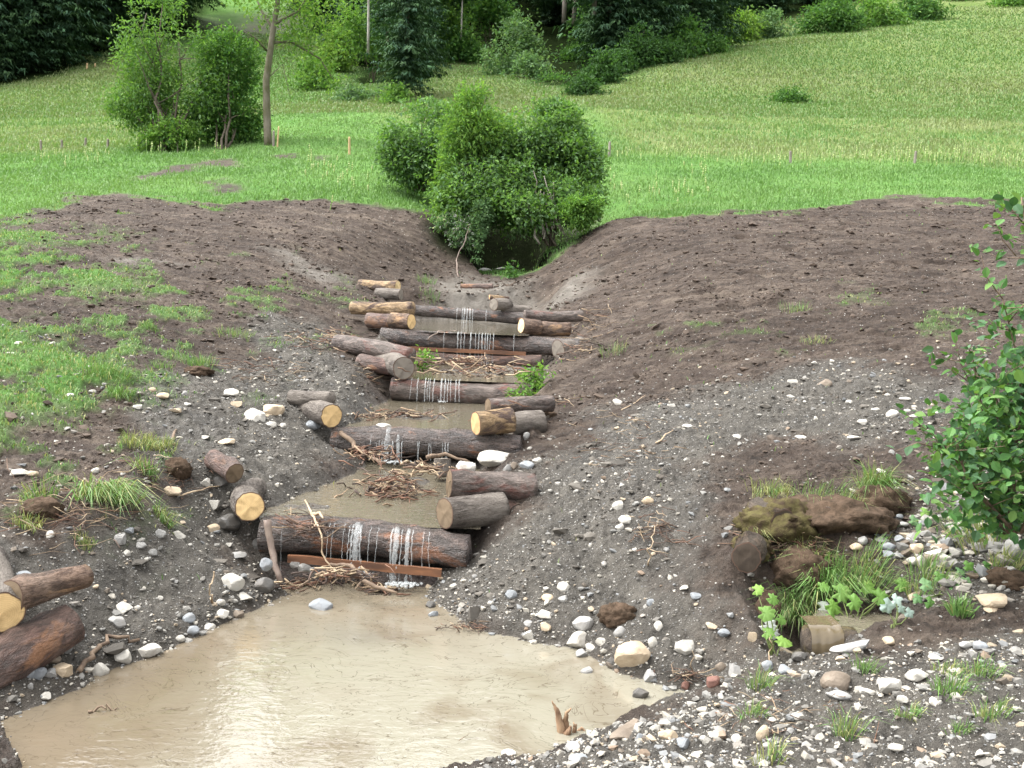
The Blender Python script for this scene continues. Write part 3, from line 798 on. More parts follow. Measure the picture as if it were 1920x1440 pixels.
C_MUD = mat_cut("mud_smeared_cut", (0.215, 0.190, 0.160), (0.18, 0.155, 0.128), contrast=0.25)
C_BRN = mat_cut("weathered_brown_cut", (0.175, 0.130, 0.085), (0.12, 0.085, 0.052), contrast=0.4)
C_DRK = mat_cut("dark_wet_cut", (0.075, 0.062, 0.050), (0.05, 0.04, 0.032), contrast=0.3)

def frame_x(a, b):
    x = Vector(b) - Vector(a); L = x.length; x.normalize()
    z = Vector((0, 0, 1)); y = z.cross(x)
    if y.length < 1e-3: y = Vector((0, 1, 0))
    y.normalize(); z = x.cross(y)
    m = Matrix((x, y, z)).transposed().to_4x4(); m.translation = Vector(a)
    return m, L

_lseed = [100]
def log(label, a, b, ra, rb, bark, cut_a=None, cut_b=None, cat='log', group=None, knots=0, rough=0.085, name='log', bend=0.03, oval=1.0):
    _lseed[0] += 1; sd = _lseed[0]
    r = np.random.default_rng(sd)
    m, L = frame_x(a, b)
    n = 40; k = max(6, int(L / 0.035))
    xs = np.linspace(0, L, k); th = np.arange(n) / n * 2 * math.pi
    X, T = np.meshgrid(xs, th, indexing='ij')
    q = X / L
    rad = ra * (1 - q) + rb * q
    co, si = np.cos(T), np.sin(T)
    nz = 1.15 * fbm(X * 3.5 + co * 1.1 + sd, si * 1.1 + sd * 3, 4, sd) + 0.55 * fbm(X * 14 + co * 4, si * 4 + sd, 3, sd + 9)
    pl = np.abs(fbm(X * 9 + co * 2.5, T * 5.1 / 1.0 * 0.8 + sd, 3, sd + 4))
    rad = rad * (1 + rough * nz + 0.05 * pl)
    for _ in range(knots):
        kx, kt = r.uniform(0.1, 0.9) * L, r.uniform(0.2, 2.6)
        d2 = ((X - kx) / 0.05) ** 2 + (np.angle(np.exp(1j * (T - kt))) * ra / 0.045) ** 2
        rad = rad + 0.022 * np.exp(-d2)
    by = bend * L * np.sin(q * math.pi) * r.normal(); bz = bend * 0.5 * L * np.sin(q * math.pi) * r.normal()
    xe = X + 0.012 * fbm(T * 3 + sd, q * 0 + 3.3, 2, sd) * (q < 1e-6) * 0
    V = np.stack([xe, by + rad * co * oval, bz + rad * si], -1).reshape(-1, 3)
    i = np.arange(k - 1)[:, None] * n; j = np.arange(n)[None]; jn = (j + 1) % n
    f4 = np.stack([i + j, i + jn, i + n + jn, i + n + j], -1).reshape(-1, 4)
    f3 = []
    if cut_a is None:
        V = np.concatenate([V, [(-0.25 * ra, 0, 0)]]); c = len(V) - 1
        f3 += [(c, (q_ + 1) % n, q_) for q_ in range(n)]
    if cut_b is None:
        V = np.concatenate([V, [(L + 0.25 * rb, 0, 0)]]); c = len(V) - 1
        f3 += [(c, (k - 1) * n + q_, (k - 1) * n + (q_ + 1) % n) for q_ in range(n)]
    fs = [f4] + ([np.array(f3)] if f3 else [])
    o = obj(name, np_mesh(name, V, fs, bark))
    o.matrix_world = m
    for cut, row, sx in ((cut_a, 0, -1), (cut_b, k - 1, 1)):
        if cut is None: continue
        rim = np.stack([xe[row], by[row] + rad[row] * co[row] * oval, bz[row] + rad[row] * si[row]], -1)
        cen = rim.mean(0); rings = 6
        VV = [np.array([[sx * 0.004, 0, 0]])]; A = [np.zeros(1)]
        for g in range(1, rings + 1):
            f = g / rings * 1.0
            pts = (rim - cen) * f
            pts[:, 0] = sx * (0.004 + 0.004 * vnoise(pts[:, 1] * 30, pts[:, 2] * 30, sd)) if g < rings else sx * 0.001
            VV.append(pts); A.append(np.full(n, f))
        VV = np.concatenate(VV); A = np.concatenate(A)
        F3 = [(0, 1 + q_, 1 + (q_ + 1) % n) if sx > 0 else (0, 1 + (q_ + 1) % n, 1 + q_) for q_ in range(n)]
        F4 = []
        for g in range(rings - 1):
            s0 = 1 + g * n
            for q_ in range(n):
                t_ = (q_ + 1) % n
                F4.append((s0 + q_, s0 + n + q_, s0 + n + t_, s0 + t_) if sx > 0 else (s0 + q_, s0 + t_, s0 + n + t_, s0 + n + q_))
        e = obj('cut_end', np_mesh('cut_end', VV, [np.array(F3), np.array(F4)], cut, True, {'rim': A}), o)
        e.location = cen
    return tag(o, label, cat, group)

def log_px(label, a, b, ta, tb, bark, cut_a=None, cut_b=None, **k):
    return log(label, P(*a), P(*b), M(ta, a[2]) / 2, M(tb, b[2]) / 2, bark, cut_a, cut_b, **k)
def log_end(label, c, dia, d, L, bark, cut, **k):
    """a log whose sawn end looks towards the viewer"""
    a = P(*c); v = np.array(d, float); v /= np.linalg.norm(v)
    r = M(dia, c[2]) / 2
    return log(label, a, a + v * L, r, r * 1.02, bark, cut, None, **k)

GD = 'cross logs of the stream steps'
def cross(i, label, bark, **k):
    ax, ay, aY, bx, by, bY, ta, tb = CROSS[i]
    return log_px(label, (ax, ay, aY), (bx, by, bY), ta, tb, bark, group=GD, **k)
c1 = cross(0, 'thick wet cross log of the lowest step, spilling into the big muddy pool', B_WET, knots=3)
c2 = cross(1, 'wet cross log with two white water jets, behind the twig heap', B_WET, knots=3)
c3 = cross(2, 'cross log half dark and half grey, third step up from the pool', B_PURP, knots=2)
c4 = cross(3, 'long dark red cross log with a thin board under it', B_WET, knots=3)
c5 = cross(4, 'thin muddy cross log of the topmost step, one white jet over it', B_DARK, knots=1)
log_px('soaked dark log under the orange board of the lowest step', (525,1076,8.24), (860,1100,8.16), 50, 46, B_DARK)
log_px('lower orange-brown log under the thin board of the fourth step', (762,666,16.22), (1015,677,16.1), 24, 24, B_RED)
# left wing of step one
log_end('fresh yellow log end poking from the grey bank beside the lowest step', (468,950,8.22), 55, (-.22,1,-.04), 0.8, B_GREY, C_YEL)
log_px('short dark red log half buried in the grey left bank', (398,860,8.85), (440,888,8.62), 36, 40, B_RED, None, C_BRN, knots=2)
# right wing of step one
log_px('purple-brown log with two round knots, topmost of the wing by the lowest step', (842,907,8.62), (1000,914,8.85), 54, 52, B_PURP, C_BRN, None, knots=4)
log_end('log with a mud-brown sawn end resting on the lowest cross log', (834,963,8.25), 60, (.86,.62,-.02), 0.62, B_GREY, C_BRN, knots=1)
log_px('peeled red log wedged under the knotty purple-brown log', (886,963,8.62), (985,954,8.85), 44, 42, B_RED)
# step two
log_end('yellow cracked log end in the bank beside the two-jet step', (622,780,10.95), 46, (-.62,.78,.06), 0.7, B_GREY, C_YEL)
log_px('small grey log lying above the yellow cracked log end', (545,745,11.35), (622,748,11.15), 26, 28, B_GREY, C_BRN, None)
log_px('stub of reddish log tucked beneath the small grey log', (556,770,11.4), (594,773,11.25), 27, 27, B_RED)
log_end('log with a clean orange sawn end above the two-jet step', (892,794,10.75), 46, (.90,.43,.06), 0.46, B_BARE, C_ORG)
log_px('muddy grey log block beside the orange sawn end', (955,797,11.15), (1015,792,11.35), 45, 44, B_GREY, C_MUD)
log_px('scaly log half covered by brown earth, on top of the orange-ended log', (915,762,11.35), (1035,757,11.7), 31, 30, B_PURP, C_BRN, None, rough=0.10)
# step three
log_end('log with a round grey mud-smeared end, left of the third step', (757,690,13.6), 43, (-.55,.83,.02), 0.8, B_GREY, C_MUD)
log_px('long purple-grey log sloping down onto the grey mud-smeared log end', (632,643,14.7), (770,668,13.95), 33, 33, B_PURP)
log_px('orange peeled log beneath the long purple-grey log', (676,678,14.15), (737,689,13.85), 31, 31, B_RED, None, C_ORG)
# step four
log_end('small log with a bright yellow end under the half stripped log', (771,603,16.35), 29, (-.88,.47,.0), 0.42, B_BROWN, C_YEL)
log_px('short reddish log piece behind the small bright yellow end', (690,600,16.75), (738,603,16.6), 28, 28, B_RED)
log_px('pale half stripped log lying at the left of the topmost pool', (660,577,17.3), (774,579,16.9), 23, 26, B_BARE)
log_end('log with a grey muddy end at the tip of the long dark red cross log', (1046,655,15.95), 35, (.75,.65,.12), 0.55, B_GREY, C_MUD)
log_end('small log with a pale yellow end in front of the topmost cross log', (977,611,16.45), 28, (.90,.42,-.10), 0.36, B_BROWN, C_PALE)
log_px('short brown log with pale scrapes, in front of the topmost cross log', (1011,616,16.7), (1068,617,16.8), 27, 26, B_BROWN, C_ORG, None)
log_px('scaly reddish log lying on the right bank above the scraped short log', (984,591,17.0), (1090,592,17.4), 20, 21, B_PURP, rough=0.1)
# step five
log_px('brown log with torn pale end, highest one on the left bank', (675,534,21.0), (746,537,20.6), 20, 21, B_BARE, None, C_PALE)
log_end('grey log end below the brown log with torn pale end', (752,553,20.35), 21, (-.93,.35,.02), 0.6, B_GREY, C_MUD)
log_end('small round grey log end on the right of the topmost step', (926,571,20.0), 23, (.70,.71,.0), 0.45, B_GREY, C_MUD)
log_px('muddy log piece beside the small round grey log end', (941,580,20.25), (992,582,20.4), 17, 17, B_GREY)
log_px('flat split orange log on top of the small round grey log end', (918,557,20.2), (954,560,20.3), 9, 8, B_BARE, C_ORG, None)
log_px('dark red log lying across the silt near the dark hollow', (864,538,23.0), (924,538,23.0), 12, 13, B_RED)
# foreground left
log_end('pale yellow log end cut off by the frame beside the pool', (3,1150,5.62), 80, (-.55,.8,.1), 0.9, B_GREY, C_YEL)
log_px('brown log with cracked bark lying on the slope above the pool', (22,1118,5.72), (160,1080,6.2), 66, 46, B_BROWN, C_BRN, None, knots=2)
log_px('big red-barked log lowest of the pile at the pool edge', (-60,1280,5.45), (135,1168,6.02), 108, 78, B_RED, None, None, knots=4, rough=0.09)
# old timber by the ditch
B_OLD = mat_bark("rotten_earthy_bark", (0.030, 0.022, 0.016), (0.085, 0.062, 0.045), (0.075, 0.062, 0.020), 0.42, 0.9, 0.1, mud=0.3)
C_OLD = mat_cut("rotten_dark_cut", (0.060, 0.046, 0.035), (0.042, 0.032, 0.024), contrast=0.15)
log_end('dark mossy stump of an old log sticking out beside the ditch', (1402,1046,6.55), 56, (.30,.95,.04), 0.30, B_OLD, C_OLD, rough=.18)
log_end('moss covered old log end under the earth edge above the ditch', (1470,982,7.12), 56, (-.35,.93,.02), 0.35, B_OLD, C_OLD, rough=0.22)
log_end('rounded old brown log end beside the moss covered one', (1545,975,7.2), 48, (.35,.93,.0), 0.35, B_OLD, C_OLD, rough=0.2)

def plank(label, a, b, hpx, thick, mat, group=None):
    A_, B_ = P(*a), P(*b)
    m, L = frame_x(A_, B_)
    h = M(hpx, a[2])
    k = 40
    xs = np.linspace(0, L, k)
    V = []
    for x in xs:
        w = 0.006 * math.sin(x * 3.1) + 0.004 * math.sin(x * 11)
        for (yy, zz) in ((-thick / 2, -h / 2), (thick / 2, -h / 2), (thick / 2, h / 2), (-thick / 2, h / 2)):
            V.append((x, yy + w, zz + 0.004 * vnoise(x * 9, zz * 50 + yy * 9, 3) ))
    i = np.arange(k - 1)[:, None] * 4; j = np.arange(4)[None]; jn = (j + 1) % 4
    f4 = np.stack([i + j, i + jn, i + 4 + jn, i + 4 + j], -1).reshape(-1, 4)
    f4 = np.concatenate([f4, [(3, 2, 1, 0)], [((k - 1) * 4 + 0, (k - 1) * 4 + 1, (k - 1) * 4 + 2, (k - 1) * 4 + 3)]])
    o = obj('plank', np_mesh('plank', np.array(V), f4, mat, False)); o.matrix_world = m
    return tag(o, label, 'plank', group)
PL_ORG = mat_simple('wet_orange_board', (0.23, 0.105, 0.052), (0.085, 0.042, 0.026), 5, 0.4, 0.4, 0.5, 0.01, True, (0.4, 3, 3))
PL_GRY = mat_simple('old_grey_board', (0.20, 0.165, 0.115), (0.12, 0.095, 0.062), 9, 0.6, 0.3, 0.3, 0.006, True, (0.4, 3, 3))
plank('orange-brown sawn board under the thick lowest cross log', (540,1047,8.02), (828,1074,7.96), 15, 0.035, PL_ORG)
plank('thin orange board under the long dark red cross log', (763,653,16.0), (986,663,15.9), 7, 0.03, PL_ORG)
plank('muddy slanting board in the wet gap under the little weir', (1466,1222,5.95), (1502,1248,5.7), 18, 0.03, PL_GRY)

# ------------------------------------------------------------------ FALLING WATER
FALL = mat_fall()
def falls(i, spec, sheet=None):
    """strands running over the cross log: (photo x, width px, photo y of the foot)"""
    ax, ay, aY, bx, by, bY, ta, tb = CROSS[i]
    A_, B_ = P(ax, ay, aY), P(bx, by, bY)
    mb = MB(); r = np.random.default_rng(40 + i)
    for (px, wpx, foot) in spec:
        q = (px - ax) / (bx - ax)
        c = A_ + (B_ - A_) * q
        rr = M(ta * (1 - q) + tb * q, aY) / 2
        zf = P(px, foot, c[1] - rr)[2]
        pts = []
        for al in np.linspace(math.radians(100), math.radians(200), 9):     # hugs the log
            pts.append((c[0] + r.normal(0, .003), c[1] + (rr + 0.012) * math.cos(al), c[2] + (rr + 0.012) * math.sin(al)))
            if al > math.radians(150): break
        y0, z0 = pts[-1][1], pts[-1][2]
        nn = 12; drift = r.normal(0, 0.01)
        for k in range(1, nn + 1):
            f = k / nn
            z = z0 + (zf - z0) * f
            pts.append((c[0] + drift * f + r.normal(0, .0025), y0 - 0.05 * math.sqrt(f), z))
        pts = np.array(pts); w = M(wpx, aY) / 2
        rad = w * (0.8 + 0.35 * r.random(len(pts))) * np.linspace(1.0, 0.75, len(pts))
        V, f3, f4 = tube(pts, rad, 6)
        cen = np.repeat(pts, 6, 0); body = V[:len(cen)]
        body[:, 1] = cen[:, 1] + (body[:, 1] - cen[:, 1]) * 0.45
        mb.add(V, f3, f4)
        for _ in range(int(wpx * .7)):        # loose drops
            f = r.random(); p = np.array((c[0] + r.normal(0, w * 1.6), y0 - 0.06 - abs(r.normal(0, .012)), z0 + (zf - z0) * f))
            s_ = r.uniform(.003, .008)
            V2, t3, t4 = tube([p + (0, 0, s_ * 2.2), p + (0, 0, s_), p - (0, 0, s_), p - (0, 0, s_ * 2)], [s_ * .2, s_, s_, s_ * .2], 5)
            mb.add(V2, t3, t4)
    if mb.V:
        o = obj('waterfall', mb.mesh('waterfall', FALL)); tag(o, kind='structure')
    # white churned water at the foot
    mf = MB()
    for (px, wpx, foot) in spec:
        if wpx < 3.5: continue
        q = (px - ax) / (bx - ax); c = A_ + (B_ - A_) * q; rr = M(ta, aY) / 2
        p = P(px, foot, c[1] - rr - 0.05)
        for _ in range(int(5 * wpx)):
            s_ = r.uniform(.006, .018)
            pp = p + (r.normal(0, .05), -abs(r.normal(0, .06)), 0.002 + abs(r.normal(0, .006)))
            V2, t3, t4 = tube([pp + (0, 0, s_ * .8), pp + (0, 0, s_ * .3), pp - (0, 0, s_ * .3)], [s_ * .5, s_, s_ * .8], 6)
            mf.add(V2, t3, t4)
    if mf.V:
        tag(obj('foam', mf.mesh('foam', FALL)), kind='stuff', label='white foam where the thin falls hit the water', cat='foam')
r_ = np.random.default_rng(5)
falls(0, [(666,4,1072),(674,13,1076),(681,4,1074),(660,2,1066)] + [(x, w, 1094) for x, w in ((738,4),(747,12,),(757,2),(768,9),(776,2.5))]
      + [(x, r_.uniform(1.0, 1.8), 1080) for x in (622,630,650,698,712,796,806,537)])
falls(1, [(722,3,862),(731,13,866),(741,3,862),(751,9,866),(758,2.5,862)] + [(x, r_.uniform(1.2, 2.0), 862) for x in (787,790,808,812,833,838,843,700,716)])
falls(2, [(785,2.2,752),(799,2.6,752),(808,1.8,752),(815,2.4,753),(829,3.6,753),(836,2.4,753),(841,1.6,752),(856,2.4,753),(862,2.4,753),(846,1.4,752),(804,1.5,750),(773,1.2,748)])
falls(3, [(x, w, 684) for x, w in ((860,2.4),(866,1.6),(884,2.4),(893,1.4),(899,2),(905,2.8),(911,1.8),(915,2),(926,1.8),(834,1.2),(872,1.2),(920,1.4),(964,1.1))])
falls(4, [(868,1.8,607),(872,2.4,608),(877,2.6,609),(882,2.4,609),(887,1.6,608),(912,1.4,603),(858,1.1,604)])

# little weir by the road: brown water sliding over a sunken log
WEIR = mat_water("weir_water", (0.105, 0.082, 0.050), (0.135, 0.110, 0.072), 9.0, 0.07, 0.0)
log_px('sunken old log that the little weir runs over', (1512,1205,5.98), (1600,1206,6.0), 66, 60, B_MOSS, rough=0.05)
pa, pb = P(1512, 1205, 5.97), P(1572, 1205, 5.99)
rr = M(64, 5.98) / 2
V = []; nu, nv = 22, 24
for i in range(nu):
    q = i / (nu - 1); c = pa + (pb - pa) * q
    for j in range(nv):
        if j < 4: y, z = c[1] + 0.18 * (1 - j / 4), c[2] + rr + 0.014
        else:
            al = R(90) + (j - 4) / (nv - 5) * R(108)
            y, z = c[1] + (rr + 0.014) * math.cos(al), c[2] + (rr + 0.014) * math.sin(al) - 0.05 * ((j - 4) / (nv - 5)) ** 2
        V.append((c[0] + 0.003 * math.sin(j * .7), y + 0.005 * vnoise(i * .35, j * .12, 5), z + 0.006 * vnoise(i * .3, j * .15, 6)))
f4 = [(i * nv + j, (i + 1) * nv + j, (i + 1) * nv + j + 1, i * nv + j + 1) for i in range(nu - 1) for j in range(nv - 1)]
tag(obj('water', np_mesh('water', np.array(V), np.array(f4), WEIR)), kind='structure')

# ------------------------------------------------------------------ STONES
import bmesh
def ico(sub):
    bm = bmesh.new(); bmesh.ops.create_icosphere(bm, subdivisions=sub, radius=1.0)
    bm.verts.ensure_lookup_table()
    V = np.array([v.co[:] for v in bm.verts]); Fc = np.array([[v.index for v in f.verts] for f in bm.faces]); bm.free()
    return V, Fc
ICO = {k: ico(k) for k in (1, 2, 3, 4)}
def rock(sub, seed, round_=0.4):
    """broken stone: flats knocked off a ball, edges a little worn"""
    r = np.random.default_rng(seed)
    V, Fc = ICO[sub]; V = V.copy()
    V = V * r.uniform(0.8, 1.25, 3)
    for _ in range(int(16 - 7 * round_)):
        nrm = r.normal(size=3); nrm /= np.linalg.norm(nrm)
        s_ = V @ nrm; mx = s_.max()
        d = mx * r.uniform(0.52 + 0.25 * round_, 0.86)
        over = np.clip(s_ - d, 0, None)
        V = V - nrm[None] * (over * (1.0 - 0.30 * round_))[:, None]
    V = V * (1 + 0.05 * fbm(V[:, 0] * 1.8 + seed, V[:, 1] * 1.8 + V[:, 2] * 2.1, 3, seed))[:, None]
    if sub > 2:
        V = V * (1 + 0.03 * fbm(V[:, 0] * 6 + seed, V[:, 1] * 6 + V[:, 2] * 6, 3, seed + 5))[:, None]
    ext = V.max(0) - V.min(0)
    return (V - (V.max(0) + V.min(0)) / 2) / (ext / 2), Fc
S_MAT = dict(w=mat_stone('white_limestone', (0.46, 0.44, 0.395), (0.35, 0.33, 0.29), dirt=0.5), g=mat_stone('grey_stone', (0.30, 0.295, 0.28), (0.22, 0.215, 0.205)),
             d=mat_stone('dark_wet_stone', (0.105, 0.10, 0.092), (0.07, 0.066, 0.06), rough=0.45), t=mat_stone('tan_stone', (0.46, 0.375, 0.27), (0.34, 0.265, 0.18)),
             s=mat_stone('slate_grey_stone', (0.23, 0.245, 0.255), (0.165, 0.175, 0.185)), r=mat_stone('red_brown_stone', (0.17, 0.085, 0.065), (0.115, 0.058, 0.045)),
             e=mat_stone('earthy_stone', (0.19, 0.155, 0.12), (0.12, 0.095, 0.072), dirt=0.6))
def water_level(x, y):
    best = -99
    for i, (pts, w0, kk, y0) in enumerate(POOLS):
        if poly_sd(np.array([x]), np.array([y]), POOL_XY[i])[0] < 0.02:
            best = max(best, w0 + kk * (y - y0))
    return best
def ground_at(px, py):
    p = hit(px, py)
    w = water_level(p[0], p[1])
    if w > p[2]:
        for i, (pts, w0, kk, y0) in enumerate(POOLS):
            if abs(w0 + kk * (p[1] - y0) - w) < 1e-6: p = PZ(px, py, w0, kk, y0)
    return p
SHARED = [np_mesh('stone', rock(3, 900 + k, 0.1 + 0.08 * (k % 8))[0], rock(3, 900 + k, 0.1 + 0.08 * (k % 8))[1], None, False) for k in range(10)]
_ss = [0]
NOMAT = {}
def stone(px, py, w, h, c, label, tilt=0.0, group=None, cat='stone', name='stone', rnd=0.35, depth=0.85):
    _ss[0] += 1; sd = _ss[0]
    p = ground_at(px, py + h * 0.30)
    W, Hh = M(w, p[1]), M(h, p[1])
    me_key = None
    if w >= 26:
        V, Fc = rock(4 if w > 60 else 3, sd, rnd)
        me = np_mesh(name, V * np.array((W / 2, W / 2 * depth, Hh / 2 * 0.95)), Fc, S_MAT[c], False)
        o = obj(name, me)
    else:
        key = (sd % 10, c)
        if key not in NOMAT:
            me = SHARED[sd % 10].copy(); me.name = name; me.materials.append(S_MAT[c]); NOMAT[key] = me
        o = obj(name, NOMAT[key]); o.scale = (W / 2, W / 2 * depth, Hh / 2 * 0.95)
    o.location = (p[0], p[1] + W * 0.15, p[2] + Hh * 0.16)
    o.rotation_euler = (rng.uniform(-.15, .15), tilt + rng.uniform(-.08, .08), rng.uniform(-.4, .4))
    return tag(o, label, cat, group)
